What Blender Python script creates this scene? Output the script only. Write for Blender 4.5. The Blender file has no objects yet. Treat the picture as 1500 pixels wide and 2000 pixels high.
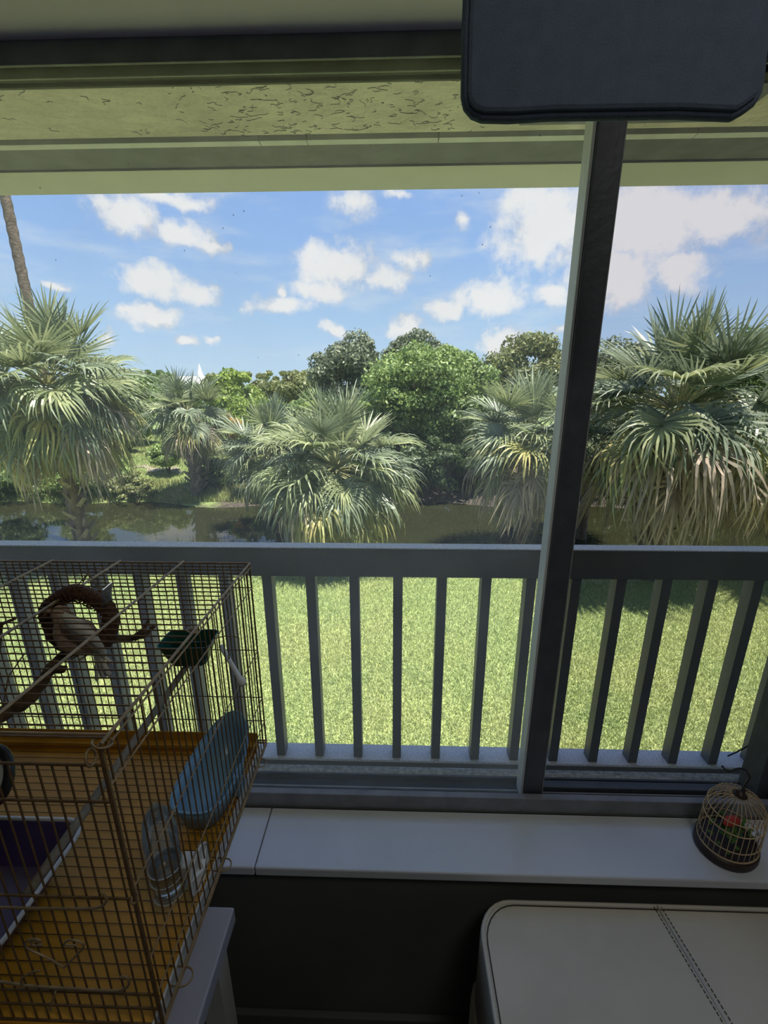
import bpy, bmesh, math, random
import numpy as np
from mathutils import Vector, Matrix
random.seed(7); np.random.seed(7)
sc = bpy.context.scene
COL = sc.collection
PI = math.pi

# ------------------------------------------------------------------ camera
F, PITCH, YAW, ROLL = 852.4, .28277, .02827, .002265
EYE = Vector((0, 0, 1.5))
_f0 = Vector((-math.sin(YAW), math.cos(YAW), 0)); _r0 = Vector((math.cos(YAW), math.sin(YAW), 0))
_f = _f0 * math.cos(PITCH) + Vector((0, 0, -math.sin(PITCH)))
_d = -(_f0 * math.sin(PITCH) + Vector((0, 0, math.cos(PITCH))))
_R = _r0 * math.cos(ROLL) + _d * math.sin(ROLL)
_D = -_r0 * math.sin(ROLL) + _d * math.cos(ROLL)
cam_d = bpy.data.cameras.new('camera'); cam = bpy.data.objects.new('camera', cam_d); COL.objects.link(cam)
m = Matrix((( _R.x, -_D.x, -_f.x, EYE.x), (_R.y, -_D.y, -_f.y, EYE.y), (_R.z, -_D.z, -_f.z, EYE.z), (0, 0, 0, 1)))
cam.matrix_world = m
cam_d.sensor_fit = 'VERTICAL'; cam_d.sensor_height = 36; cam_d.lens = 36 * F / 2000; cam_d.clip_start = .02; cam_d.clip_end = 800
sc.camera = cam

def ray(u, v): return _R * ((u - 750) / F) + _D * ((v - 1000) / F) + _f
def atY(u, v, Y): d = ray(u, v); return EYE + d * (Y / d.y)
def atZ(u, v, Z): d = ray(u, v); return EYE + d * ((Z - 1.5) / d.z)

# ------------------------------------------------------------------ world, sun, exposure
sc.view_settings.view_transform = 'Standard'; sc.view_settings.look = 'None'
sc.view_settings.gamma = 1; sc.view_settings.use_curve_mapping = False
sc.view_settings.exposure = 0.0
SKY_STRENGTH = 1.0
SUN_STRENGTH = 10
SUN_DIR = Vector((.24, -.12, 1)).normalized()      # towards the sun: high, slightly right of the view and behind the building

def build_world():
    w = bpy.data.worlds.new('sky'); sc.world = w; w.use_nodes = True
    nt = w.node_tree; N = nt.nodes; L = nt.links; N.clear()
    def node(t, **k):
        n = N.new(t)
        for a, b in k.items(): setattr(n, a, b)
        return n
    def mth(op, a, b=None, c=None, clamp=False):
        n = node('ShaderNodeMath', operation=op); n.use_clamp = clamp
        for i, x in enumerate((a, b, c)):
            if x is None: continue
            if isinstance(x, (int, float)): n.inputs[i].default_value = x
            else: L.new(x, n.inputs[i])
        return n.outputs[0]
    def sst(x, lo, hi):
        n = node('ShaderNodeMapRange', interpolation_type='SMOOTHSTEP'); L.new(x, n.inputs[0])
        n.inputs[1].default_value = lo; n.inputs[2].default_value = hi; return n.outputs[0]
    tc = node('ShaderNodeTexCoord'); sep = node('ShaderNodeSeparateXYZ'); L.new(tc.outputs['Generated'], sep.inputs[0])
    az = mth('ARCTAN2', sep.outputs[0], sep.outputs[1]); el = mth('ARCSINE', sep.outputs[2])
    def noise(scale, detail, rough=.55, vec=None):
        n = node('ShaderNodeTexNoise'); n.inputs['Scale'].default_value = scale; n.inputs['Detail'].default_value = detail
        n.inputs['Roughness'].default_value = rough; L.new(vec or tc.outputs['Generated'], n.inputs['Vector']); return n
    n1 = noise(11, 5); n2 = noise(26, 8, .62)
    comb = node('ShaderNodeCombineXYZ'); L.new(az, comb.inputs[0]); L.new(el, comb.inputs[1])
    off = node('ShaderNodeVectorMath', operation='SUBTRACT'); L.new(n1.outputs['Color'], off.inputs[0]); off.inputs[1].default_value = (.5, .5, .5)
    offs = node('ShaderNodeVectorMath', operation='MULTIPLY'); L.new(off.outputs[0], offs.inputs[0]); offs.inputs[1].default_value = (.12, .07, 0)
    P = node('ShaderNodeVectorMath', operation='ADD'); L.new(comb.outputs[0], P.inputs[0]); L.new(offs.outputs[0], P.inputs[1])
    blobs = [(250,420,80,55,1),(350,450,80,34,1),(330,385,120,22,1),(405,470,38,18,.9),(320,555,85,36,1.05),(385,575,50,24,.9),
             (295,618,75,28,1),(260,610,40,18,.9),(355,663,36,12,.8),(415,660,18,9,.7),(108,553,32,12,.8),(205,665,24,22,.8),
             (550,598,76,26,1.05),(548,568,16,18,.9),(655,520,95,55,1.1),(620,565,70,28,1),(745,545,60,34,1),(690,400,52,38,.65),
             (795,507,36,24,.75),(905,440,30,28,.85),(865,608,66,24,.95),(960,580,88,38,1.1),(985,662,50,32,1),(1085,580,36,30,1),
             (790,645,40,24,1),(655,650,34,18,.95),(1080,440,125,105,1.05),(1260,440,200,95,1.25),(1400,420,120,75,1.1),(1040,390,90,40,.9),
             (1200,540,130,80,1.15),(1330,540,75,55,1.1),(1100,640,60,16,.9),(780,380,36,10,.6)]
    for k in range(26):     # the same kind of cumulus goes on round the rest of the sky
        a = random.uniform(1.0, 2 * PI - 1.0) if k < 20 else random.uniform(-.9, .9)
        e = random.uniform(.08, .9) if k < 20 else random.uniform(.75, 1.2)
        blobs.append(('w', a, e, random.uniform(.08, .2), random.uniform(.03, .08), 1))
    dens = None
    def azel(u, v):
        d = ray(u, v).normalized(); return math.atan2(d.x, d.y), math.asin(d.z)
    for b in blobs:
        if b[0] == 'w': a, e, ra, re, s = b[1:]; a = a if a <= PI else a - 2 * PI
        else:
            u, v, ru, rv, s = b; a, e = azel(u, v)
            ra = abs(azel(u + ru, v)[0] - azel(u - ru, v)[0]) / 2; re = abs(azel(u, v + rv)[1] - azel(u, v - rv)[1]) / 2
        s1 = node('ShaderNodeVectorMath', operation='SUBTRACT'); L.new(P.outputs[0], s1.inputs[0]); s1.inputs[1].default_value = (a, e, 0)
        s2 = node('ShaderNodeVectorMath', operation='DIVIDE'); L.new(s1.outputs[0], s2.inputs[0]); s2.inputs[1].default_value = (ra, re, 1)
        ln = node('ShaderNodeVectorMath', operation='LENGTH'); L.new(s2.outputs[0], ln.inputs[0])
        d = mth('MULTIPLY_ADD', ln.outputs['Value'], -s, s)
        dens = d if dens is None else mth('MAXIMUM', dens, d)
    fine = mth('MULTIPLY_ADD', n2.outputs['Fac'], 1.7, -.85)
    tot = mth('ADD', mth('ADD', mth('MAXIMUM', dens, -1.5), fine), .02)
    mask = mth('MULTIPLY', sst(tot, -.12, .7), .96)
    # thin high wisps
    mp = node('ShaderNodeMapping'); mp.inputs['Scale'].default_value = (3, 3, 12); L.new(tc.outputs['Generated'], mp.inputs[0])
    n3 = noise(1.6, 6, .6, mp.outputs[0]); wisp = mth('MULTIPLY', sst(n3.outputs['Fac'], .47, .75), .42)
    # sky gradient
    cr = node('ShaderNodeValToRGB'); L.new(sep.outputs[2], cr.inputs[0]); e = cr.color_ramp.elements
    e[0].position = 0; e[0].color = (.60, .78, .95, 1); e[1].position = 1; e[1].color = (.07, .17, .52, 1)
    for p, c in ((.12, (.46, .67, .95, 1)), (.25, (.34, .55, .94, 1)), (.42, (.26, .45, .90, 1))):
        x = cr.color_ramp.elements.new(p); x.color = c
    cc = node('ShaderNodeMix', data_type='RGBA'); cc.inputs[6].default_value = (.64, .66, .73, 1); cc.inputs[7].default_value = (.95, .94, .95, 1)
    L.new(sst(mth('ADD', mth('MULTIPLY', tot, .35), n1.outputs['Fac']), .42, .68), cc.inputs[0])
    m1 = node('ShaderNodeMix', data_type='RGBA'); L.new(wisp, m1.inputs[0]); L.new(cr.outputs[0], m1.inputs[6]); m1.inputs[7].default_value = (.8, .87, .95, 1)
    m2 = node('ShaderNodeMix', data_type='RGBA'); L.new(mask, m2.inputs[0]); L.new(m1.outputs[2], m2.inputs[6]); L.new(cc.outputs[2], m2.inputs[7])
    bg = node('ShaderNodeBackground'); L.new(m2.outputs[2], bg.inputs[0]); bg.inputs[1].default_value = SKY_STRENGTH
    out = node('ShaderNodeOutputWorld'); L.new(bg.outputs[0], out.inputs[0])
build_world()
sd = bpy.data.lights.new('sun', 'SUN'); sd.energy = SUN_STRENGTH; sd.angle = math.radians(.6); sd.color = (1, .95, .86)
sun = bpy.data.objects.new('sun', sd); COL.objects.link(sun); sun.rotation_euler = SUN_DIR.to_track_quat('Z', 'Y').to_euler(); sun.location = (0, 5, 20)

# ------------------------------------------------------------------ materials
def mat(name, col, rough=.6, var=0, scale=8, bump=0, bscale=None, metal=0, spec=.5, trans=0, col2=None, island=0, detail=4, stretch=None, lo=.35, hi=.65):
    mt = bpy.data.materials.new(name); mt.use_nodes = True; nt = mt.node_tree; N = nt.nodes; L = nt.links
    p = N['Principled BSDF']; p.inputs['Roughness'].default_value = rough; p.inputs['Metallic'].default_value = metal
    p.inputs['Specular IOR Level'].default_value = spec
    c = (*col, 1); c2 = (*(col2 or tuple(x * (1 - var) for x in col)), 1)
    tc = N.new('ShaderNodeTexCoord'); vec = tc.outputs['Object']
    if stretch:
        mp = N.new('ShaderNodeMapping'); mp.inputs['Scale'].default_value = stretch; L.new(vec, mp.inputs[0]); vec = mp.outputs[0]
    src = None
    if var or col2:
        nz = N.new('ShaderNodeTexNoise'); nz.inputs['Scale'].default_value = scale; nz.inputs['Detail'].default_value = detail; L.new(vec, nz.inputs['Vector'])
        mr = N.new('ShaderNodeMapRange'); L.new(nz.outputs['Fac'], mr.inputs[0]); mr.inputs[1].default_value = lo; mr.inputs[2].default_value = hi
        mx = N.new('ShaderNodeMix'); mx.data_type = 'RGBA'; L.new(mr.outputs[0], mx.inputs[0]); mx.inputs[6].default_value = c; mx.inputs[7].default_value = c2
        src = mx.outputs[2]
    if island:
        g = N.new('ShaderNodeNewGeometry'); hs = N.new('ShaderNodeHueSaturation')
        if src: L.new(src, hs.inputs['Color'])
        else: hs.inputs['Color'].default_value = c
        mr = N.new('ShaderNodeMapRange'); L.new(g.outputs['Random Per Island'], mr.inputs[0]); mr.inputs[3].default_value = 1 - island; mr.inputs[4].default_value = 1 + island
        L.new(mr.outputs[0], hs.inputs['Value'])
        mh = N.new('ShaderNodeMapRange'); L.new(g.outputs['Random Per Island'], mh.inputs[0]); mh.inputs[3].default_value = .5 + island * .05; mh.inputs[4].default_value = .5 - island * .05
        L.new(mh.outputs[0], hs.inputs['Hue']); src = hs.outputs[0]
    if src: L.new(src, p.inputs['Base Color'])
    else: p.inputs['Base Color'].default_value = c
    if bump:
        nb = N.new('ShaderNodeTexNoise'); nb.inputs['Scale'].default_value = bscale or scale; nb.inputs['Detail'].default_value = 5; L.new(vec, nb.inputs['Vector'])
        b = N.new('ShaderNodeBump'); b.inputs['Strength'].default_value = bump; b.inputs['Distance'].default_value = .02; L.new(nb.outputs['Fac'], b.inputs['Height']); L.new(b.outputs[0], p.inputs['Normal'])
    if trans:
        t = N.new('ShaderNodeBsdfTranslucent'); ms = N.new('ShaderNodeMixShader'); ms.inputs[0].default_value = trans
        if src: L.new(src, t.inputs[0])
        else: t.inputs[0].default_value = c
        L.new(p.outputs[0], ms.inputs[1]); L.new(t.outputs[0], ms.inputs[2]); L.new(ms.outputs[0], N['Material Output'].inputs[0])
    return mt

def glass_mat(name, tint, dirt, gloss, rough=.02, specks=False, dirtcol=(.75, .78, .75)):
    mt = bpy.data.materials.new(name); mt.use_nodes = True; nt = mt.node_tree; N = nt.nodes; L = nt.links; N.clear()
    tr = N.new('ShaderNodeBsdfTransparent'); tr.inputs[0].default_value = (*tint, 1)
    gl = N.new('ShaderNodeBsdfGlossy'); gl.inputs['Roughness'].default_value = rough
    lw = N.new('ShaderNodeFresnel'); lw.inputs[0].default_value = 1.3
    mg = N.new('ShaderNodeMath'); mg.operation = 'MULTIPLY'; L.new(lw.outputs[0], mg.inputs[0]); mg.inputs[1].default_value = gloss
    m1 = N.new('ShaderNodeMixShader'); L.new(mg.outputs[0], m1.inputs[0]); L.new(tr.outputs[0], m1.inputs[1]); L.new(gl.outputs[0], m1.inputs[2])
    df = N.new('ShaderNodeBsdfTranslucent'); df.inputs[0].default_value = (*dirtcol, 1)
    tc = N.new('ShaderNodeTexCoord'); nz = N.new('ShaderNodeTexNoise'); nz.inputs['Scale'].default_value = 5; nz.inputs['Detail'].default_value = 6; L.new(tc.outputs['Object'], nz.inputs[0])
    mr = N.new('ShaderNodeMapRange'); L.new(nz.outputs[0], mr.inputs[0]); mr.inputs[1].default_value = .3; mr.inputs[2].default_value = .7; mr.inputs[3].default_value = dirt * .6; mr.inputs[4].default_value = dirt * 1.4
    m2 = N.new('ShaderNodeMixShader'); L.new(mr.outputs[0], m2.inputs[0]); L.new(m1.outputs[0], m2.inputs[1]); L.new(df.outputs[0], m2.inputs[2])
    last = m2.outputs[0]
    if specks:
        vo = N.new('ShaderNodeTexVoronoi'); vo.inputs['Scale'].default_value = 26; L.new(tc.outputs['Object'], vo.inputs[0])
        sr = N.new('ShaderNodeMapRange'); L.new(vo.outputs['Distance'], sr.inputs[0]); sr.inputs[1].default_value = .045; sr.inputs[2].default_value = .02; sr.inputs[3].default_value = 0; sr.inputs[4].default_value = .6
        dk = N.new('ShaderNodeBsdfDiffuse'); dk.inputs[0].default_value = (.05, .06, .07, 1)
        m3 = N.new('ShaderNodeMixShader'); L.new(sr.outputs[0], m3.inputs[0]); L.new(last, m3.inputs[1]); L.new(dk.outputs[0], m3.inputs[2]); last = m3.outputs[0]
    o = N.new('ShaderNodeOutputMaterial'); L.new(last, o.inputs[0]); return mt

M = {}
M['plaster'] = mat('plaster', (.42, .42, .36), .8, .12, 6, .15, 60)
M['dim_wall'] = mat('room_wall_paint', (.55, .55, .54), .85, .1, 5)
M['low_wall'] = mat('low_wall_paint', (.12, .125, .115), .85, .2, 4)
M['soffit'] = mat('recess_plaster', (.60, .56, .72), .8, .08, 5)
M['floor'] = mat('floor_tile', (.22, .21, .20), .5, .2, 3)
M['ceiling'] = mat('ceiling_paint', (.5, .5, .46), .85, .05, 5)
M['marble'] = mat('marble', (.68, .71, .77), .22, .14, 3.5, .03, 8, detail=8)
M['joint'] = mat('tile_joint', (.12, .12, .12), .8)
M['alu'] = mat('weathered_aluminium', (.26, .27, .30), .5, .25, 20, .1, 60, metal=0)
M['sash_lit_side'] = mat('lit_sash_edge', (.66, .67, .66), .5, .2, 20, .1, 40, stretch=(1, 1, .1))  # pale colour puts the skylight onto the stile's left side
M['alu_dark'] = mat('dark_bronze_aluminium', (.075, .085, .10), .5, .25, 25, .08, 80)
M['alu_black'] = mat('dirty_window_track', (.035, .038, .045), .6, .3, 30, .2, 60)
M['ridge'] = mat('worn_track_ridge', (.34, .36, .36), .4, .35, 12, .1, 60)
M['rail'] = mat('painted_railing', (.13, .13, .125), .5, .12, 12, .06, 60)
M['rail_top_lit'] = mat('speckled_lit_rail_top', (.82, .80, .78), .55, 0, 220, .05, 90, col2=(.50, .49, .48))  # rail tops coloured paler than the fronts to stand in for skylight
M['stucco'] = mat('cracked_stucco', (.86, .78, .74), .85, 0, 7, .55, 26, col2=(.66, .60, .58))
M['ledge'] = mat('stucco_ledge', (.78, .74, .66), .85, 0, 60, .5, 90, col2=(.45, .43, .39))
M['white_strip'] = mat('white_strip', (.82, .82, .92), .6, .15, 18)
M['grey_channel'] = mat('grey_channel', (.22, .22, .31), .6, .25, 14, .1, 40)
M['green_panel'] = mat('pale_green_panel', (.74, .72, .74), .6, .06, 6)
M['glass'] = glass_mat('dusty_glass', (.95, .97, .96), .115, .30, specks=True, dirtcol=(.80, .75, .74))
M['screen'] = glass_mat('insect_screen', (.74, .73, .745), .015, 0, dirtcol=(.5, .5, .52))
M['navy'] = mat('navy_fabric', (.085, .115, .165), .9, .12, 60, .15, 500)
M['wire'] = mat('tarnished_wire', (.20, .115, .045), .45, .4, 60, metal=.35)
M['rod'] = mat('tan_frame_rod', (.36, .25, .13), .45, .35, 50, metal=.3)
M['orange'] = mat('orange_plastic', (.62, .30, .025), .45, .15, 12, .05, 40)
M['white'] = mat('white_plastic', (.62, .63, .62), .4, .06, 8)
M['clearp'] = glass_mat('clear_plastic', (.86, .88, .87), .16, 1.0, .03)
M['water_in'] = glass_mat('bottle_water', (.90, .88, .84), .02, 1.2, .01)
M['blue'] = mat('blue_plastic', (.28, .50, .66), .3, .1, 8, trans=.25)
M['green_feed'] = mat('green_plastic', (.012, .10, .07), .3, .1, 8, trans=.15)
M['purple'] = mat('purple_plastic', (.075, .05, .14), .35, .15, 8)
M['wood'] = mat('driftwood', (.16, .10, .055), .8, .5, 30, .5, 60, stretch=(1, 1, 1))
M['dowel'] = mat('grey_dowel', (.28, .25, .20), .7, .35, 30, .2, 60)
M['wreath'] = mat('woven_wreath', (.15, .065, .03), .85, .5, 90, .8, 160)
M['feather'] = mat('pale_feather', (.92, .90, .82), .8, .12, 40, .2, 120, trans=.2)
M['feather_shade'] = mat('shaded_feather', (.48, .34, .24), .8, .2, 30, .2, 120)  # brown in the colour stands in for shade on the pale bird
M['beak'] = mat('beak', (.35, .22, .12), .5); M['black'] = mat('black_plastic', (.012, .012, .014), .4)
M['mirror'] = mat('mirror', (.75, .78, .8), .12, metal=.9)
M['bamboo'] = mat('bamboo_strip', (.62, .46, .26), .55, .2, 30)
M['darkwood'] = mat('dark_wood_base', (.035, .02, .014), .45, .3, 20)
M['red'] = mat('red_feather', (.5, .05, .03), .7); M['leafgreen'] = mat('fabric_leaf', (.10, .22, .04), .7, .3, 30)
M['leather'] = mat('cream_leather', (.66, .62, .54), .5, .12, 6, .35, 7)
M['piping'] = mat('leather_piping', (.62, .60, .53), .5); M['thread'] = mat('dark_thread', (.05, .045, .04), .8)
M['table'] = mat('white_laminate', (.42, .42, .47), .35, .05, 5)
M['cable'] = mat('black_cable', (.01, .01, .012), .5)
M['palm_green'] = mat('palm_leaf_green', (.36, .41, .21), .42, .28, 1.5, trans=.3, island=.35)
M['palm_blue'] = mat('palm_leaf_blue_green', (.28, .34, .22), .42, .25, 1.5, trans=.28, island=.35)
M['palm_yellow'] = mat('palm_leaf_yellow', (.50, .46, .17), .45, 0, 3, trans=.35, island=.3, col2=(.40, .42, .16))
M['palm_tan'] = mat('palm_leaf_dry', (.46, .38, .27), .7, 0, 3, trans=.2, island=.3, col2=(.33, .29, .23))
M['petiole'] = mat('petiole', (.38, .38, .18), .5, .3, 5); M['trunk'] = mat('palm_trunk', (.22, .17, .125), .85, .45, 8, .8, 18)
M['boot'] = mat('leaf_base', (.34, .30, .24), .85, .4, 12, .4, 25)
M['bark'] = mat('bark', (.13, .10, .075), .9, .4, 8, .6, 15)
def leafm(n, c, isl=.4): M[n] = mat(n, c, .5, .25, .8, trans=.3, island=isl)
leafm('leaf_oak', (.23, .27, .16)); leafm('leaf_bright', (.27, .38, .11)); leafm('leaf_lime', (.27, .38, .06))
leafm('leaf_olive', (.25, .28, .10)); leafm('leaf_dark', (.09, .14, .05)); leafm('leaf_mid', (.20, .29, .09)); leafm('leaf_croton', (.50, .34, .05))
M['grass_blade'] = mat('grass_blade', (.42, .52, .24), .55, 0, .5, trans=.3, island=.35, col2=(.50, .55, .26))
M['lawn'] = mat('lawn', (.34, .42, .15), .8, 0, 40, .6, 120, col2=(.42, .46, .18))
M['roof_white'] = mat('white_roof', (.8, .8, .8), .5)

def water_mat():
    mt = bpy.data.materials.new('canal_water'); mt.use_nodes = True; nt = mt.node_tree; N = nt.nodes; L = nt.links
    p = N['Principled BSDF']; p.inputs['Base Color'].default_value = (.022, .024, .010, 1); p.inputs['Roughness'].default_value = .03; p.inputs['IOR'].default_value = 1.33
    tc = N.new('ShaderNodeTexCoord'); nz = N.new('ShaderNodeTexNoise'); nz.inputs['Scale'].default_value = 2.2; nz.inputs['Detail'].default_value = 3; L.new(tc.outputs['Object'], nz.inputs[0])
    b = N.new('ShaderNodeBump'); b.inputs['Strength'].default_value = .12; b.inputs['Distance'].default_value = .03; L.new(nz.outputs[0], b.inputs['Height']); L.new(b.outputs[0], p.inputs['Normal']); return mt
M['water'] = water_mat()

def bank_mat():     # grass on the open left, leaf litter under the trees on the right
    mt = bpy.data.materials.new('far_bank'); mt.use_nodes = True; nt = mt.node_tree; N = nt.nodes; L = nt.links
    p = N['Principled BSDF']; p.inputs['Roughness'].default_value = .9
    tc = N.new('ShaderNodeTexCoord'); sp = N.new('ShaderNodeSeparateXYZ'); L.new(tc.outputs['Object'], sp.inputs[0])
    nz = N.new('ShaderNodeTexNoise'); nz.inputs['Scale'].default_value = .8; nz.inputs['Detail'].default_value = 6; L.new(tc.outputs['Object'], nz.inputs[0])
    nf = N.new('ShaderNodeTexNoise'); nf.inputs['Scale'].default_value = 12; nf.inputs['Detail'].default_value = 6; L.new(tc.outputs['Object'], nf.inputs[0])
    g = N.new('ShaderNodeMix'); g.data_type = 'RGBA'; g.inputs[6].default_value = (.15, .22, .06, 1); g.inputs[7].default_value = (.25, .30, .10, 1); L.new(nf.outputs[0], g.inputs[0])
    d = N.new('ShaderNodeMix'); d.data_type = 'RGBA'; d.inputs[6].default_value = (.04, .032, .025, 1); d.inputs[7].default_value = (.16, .125, .09, 1)
    r2 = N.new('ShaderNodeMapRange'); L.new(nf.outputs[0], r2.inputs[0]); r2.inputs[1].default_value = .45; r2.inputs[2].default_value = .7; L.new(r2.outputs[0], d.inputs[0])
    # litter where x - wobble > -7 and y < 30
    a = N.new('ShaderNodeMath'); a.operation = 'MULTIPLY_ADD'; L.new(nz.outputs[0], a.inputs[0]); a.inputs[1].default_value = 5; L.new(sp.outputs[0], a.inputs[2])
    r = N.new('ShaderNodeMapRange'); L.new(a.outputs[0], r.inputs[0]); r.inputs[1].default_value = -6.2; r.inputs[2].default_value = -5.2
    yy = N.new('ShaderNodeMapRange'); L.new(sp.outputs[1], yy.inputs[0]); yy.inputs[1].default_value = 30; yy.inputs[2].default_value = 26
    mm = N.new('ShaderNodeMath'); mm.operation = 'MULTIPLY'; L.new(r.outputs[0], mm.inputs[0]); L.new(yy.outputs[0], mm.inputs[1])
    mx = N.new('ShaderNodeMix'); mx.data_type = 'RGBA'; L.new(mm.outputs[0], mx.inputs[0]); L.new(g.outputs[2], mx.inputs[6]); L.new(d.outputs[2], mx.inputs[7]); L.new(mx.outputs[2], p.inputs['Base Color'])
    b = N.new('ShaderNodeBump'); b.inputs['Strength'].default_value = .7; b.inputs['Distance'].default_value = .05; L.new(nf.outputs[0], b.inputs['Height']); L.new(b.outputs[0], p.inputs['Normal'])
    return mt
M['bank'] = bank_mat()

# ------------------------------------------------------------------ mesh helpers
class MB:
    def __init__(s): s.v = []; s.f = []
    def add(s, v, f):
        o = len(s.v); s.v += [tuple(p) for p in v]; s.f += [tuple(i + o for i in q) for q in f]; return s
    def box(s, x0, x1, y0, y1, z0, z1):
        v = [(x, y, z) for z in (z0, z1) for y in (y0, y1) for x in (x0, x1)]
        return s.add(v, [(0, 2, 3, 1), (4, 5, 7, 6), (0, 1, 5, 4), (2, 6, 7, 3), (0, 4, 6, 2), (1, 3, 7, 5)])
    def tube(s, pts, r, n=6, caps=True, closed=False):
        pts = [Vector(p) for p in pts]; k = len(pts); rs = r if isinstance(r, (list, tuple)) else [r] * k
        T = []
        for i in range(k):
            a = pts[(i - 1) % k] if (closed or i > 0) else pts[i]; b = pts[(i + 1) % k] if (closed or i < k - 1) else pts[i]
            t = b - a; T.append(t.normalized() if t.length > 1e-9 else Vector((0, 0, 1)))
        up = Vector((0, 0, 1)) if abs(T[0].z) < .9 else Vector((1, 0, 0))
        u = T[0].cross(up).normalized(); v = []; f = []
        for i in range(k):
            u = (u - T[i] * u.dot(T[i])); u = u.normalized() if u.length > 1e-6 else T[i].orthogonal().normalized(); w = T[i].cross(u)
            for j in range(n):
                a = 2 * PI * j / n; v.append(pts[i] + (u * math.cos(a) + w * math.sin(a)) * rs[i])
        for i in range(k if closed else k - 1):
            for j in range(n):
                a = i * n + j; b = i * n + (j + 1) % n; c = ((i + 1) % k) * n + (j + 1) % n; d = ((i + 1) % k) * n + j; f.append((a, b, c, d))
        if caps and not closed: f.append(tuple(range(n - 1, -1, -1))); f.append(tuple(range((k - 1) * n, k * n)))
        return s.add(v, f)
    def lathe(s, prof, n=24, c=(0, 0, 0), sx=1, sy=1, close=True):
        v = []; f = []; k = len(prof)
        for r, z in prof:
            for j in range(n):
                a = 2 * PI * j / n; v.append((c[0] + r * sx * math.cos(a), c[1] + r * sy * math.sin(a), c[2] + z))
        for i in range(k - 1):
            for j in range(n): f.append((i * n + j, i * n + (j + 1) % n, (i + 1) * n + (j + 1) % n, (i + 1) * n + j))
        if close: f.append(tuple(range(n - 1, -1, -1))); f.append(tuple(range((k - 1) * n, k * n)))
        return s.add(v, f)
    def mesh(s, name, m, smooth=False):
        me = bpy.data.meshes.new(name); me.from_pydata(s.v, [], s.f); me.materials.append(M[m]); 
        if smooth: me.shade_smooth()
        me.update(); return me
    def build(s, name, m, parent=None, smooth=False, bevel=0):
        o = link(name, s.mesh(name, m, smooth), parent)
        if bevel:
            b = o.modifiers.new('bevel', 'BEVEL'); b.width = bevel; b.segments = 2; b.limit_method = 'ANGLE'
        return o

def link(name, me, parent=None, loc=(0, 0, 0), rz=0, sc_=1):
    o = bpy.data.objects.new(name, me); COL.objects.link(o); o.parent = parent
    o.location = loc; o.rotation_euler = (0, 0, rz)
    if sc_ != 1: o.scale = (sc_,) * 3 if not isinstance(sc_, tuple) else sc_
    return o
def tag(o, label, cat, group=None, kind=None):
    o['label'] = label; o['category'] = cat
    if group: o['group'] = group
    if kind: o['kind'] = kind
    return o
def thing(name, label, cat, loc=(0, 0, 0), rz=0, group=None):
    o = link(name, None, None, loc, rz); o.empty_display_size = .05; return tag(o, label, cat, group)
def struct(o, label=None):
    o['kind'] = 'structure'
    if label: o['label'] = label; o['category'] = 'structure'
    return o
def spline(pts, n=6, closed=False):
    pts = [Vector(p) for p in pts]; k = len(pts); out = []
    for i in range(k if closed else k - 1):
        p0 = pts[(i - 1) % k] if (closed or i > 0) else pts[0]; p1 = pts[i]; p2 = pts[(i + 1) % k]; p3 = pts[(i + 2) % k] if (closed or i < k - 2) else pts[-1]
        for j in range(n):
            t = j / n; out.append(.5 * ((2 * p1) + (p2 - p0) * t + (2 * p0 - 5 * p1 + 4 * p2 - p3) * t * t + (3 * p1 - p0 - 3 * p2 + p3) * t ** 3))
    if not closed: out.append(pts[-1])
    return out

# ------------------------------------------------------------------ room shell
XL, XR, YB = -2.4, 1.6, -3.2
MB().box(XL, XR, YB, .80, -.12, 0).build('floor', 'floor'); struct(bpy.data.objects['floor'], 'dark tiled floor in the room')
MB().box(XL, XR, YB, .88, 2.45, 2.6).build('ceiling', 'ceiling'); struct(bpy.data.objects['ceiling'], 'pale plaster ceiling of the room')
o = MB().box(XL - .12, XL, YB, .88, 0, 2.45).build('wall_left', 'dim_wall'); struct(o, 'room wall on the left side')
o = MB().box(XR, XR + .12, YB, .88, 0, 2.45).build('wall_right', 'dim_wall'); struct(o, 'room wall on the right side')
o = MB().box(XL, XR, YB - .12, YB, 0, 2.45).build('wall_back', 'dim_wall'); struct(o, 'room wall behind the viewer')
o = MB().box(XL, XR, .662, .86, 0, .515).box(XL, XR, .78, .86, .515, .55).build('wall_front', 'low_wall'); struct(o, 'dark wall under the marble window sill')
h = MB().box(XL, XR, .66, .88, 1.992, 2.45).build('wall_header', 'soffit'); struct(h, 'pale green-grey plaster header above the window')
o = MB().box(.862, XR, .662, .800, .55, 1.992).box(.875, XR, .800, .88, .55, 1.992).build('wall_return', 'plaster'); struct(o, 'plaster window return right of the window')
o = MB().box(XL, -1.9, .662, .88, .55, 1.992).build('wall_pier', 'plaster'); struct(o, 'plaster wall left of the window')
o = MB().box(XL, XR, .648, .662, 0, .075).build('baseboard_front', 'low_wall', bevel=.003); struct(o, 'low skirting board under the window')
# marble sill of separate slabs
sill = thing('window_sill', 'pale blue-grey marble sill slabs below the sliding window', 'sill', (0, 0, 0))
for a, b in ((-1.9, -1.185), (-1.183, -.2875), (-.2855, .90)):
    MB().box(a, b, .648, .785, .528, .55).build('marble_slab', 'marble', sill, bevel=.003)
MB().box(-1.9, .9, .664, .785, .515, .546).build('joint', 'joint', sill)

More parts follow.
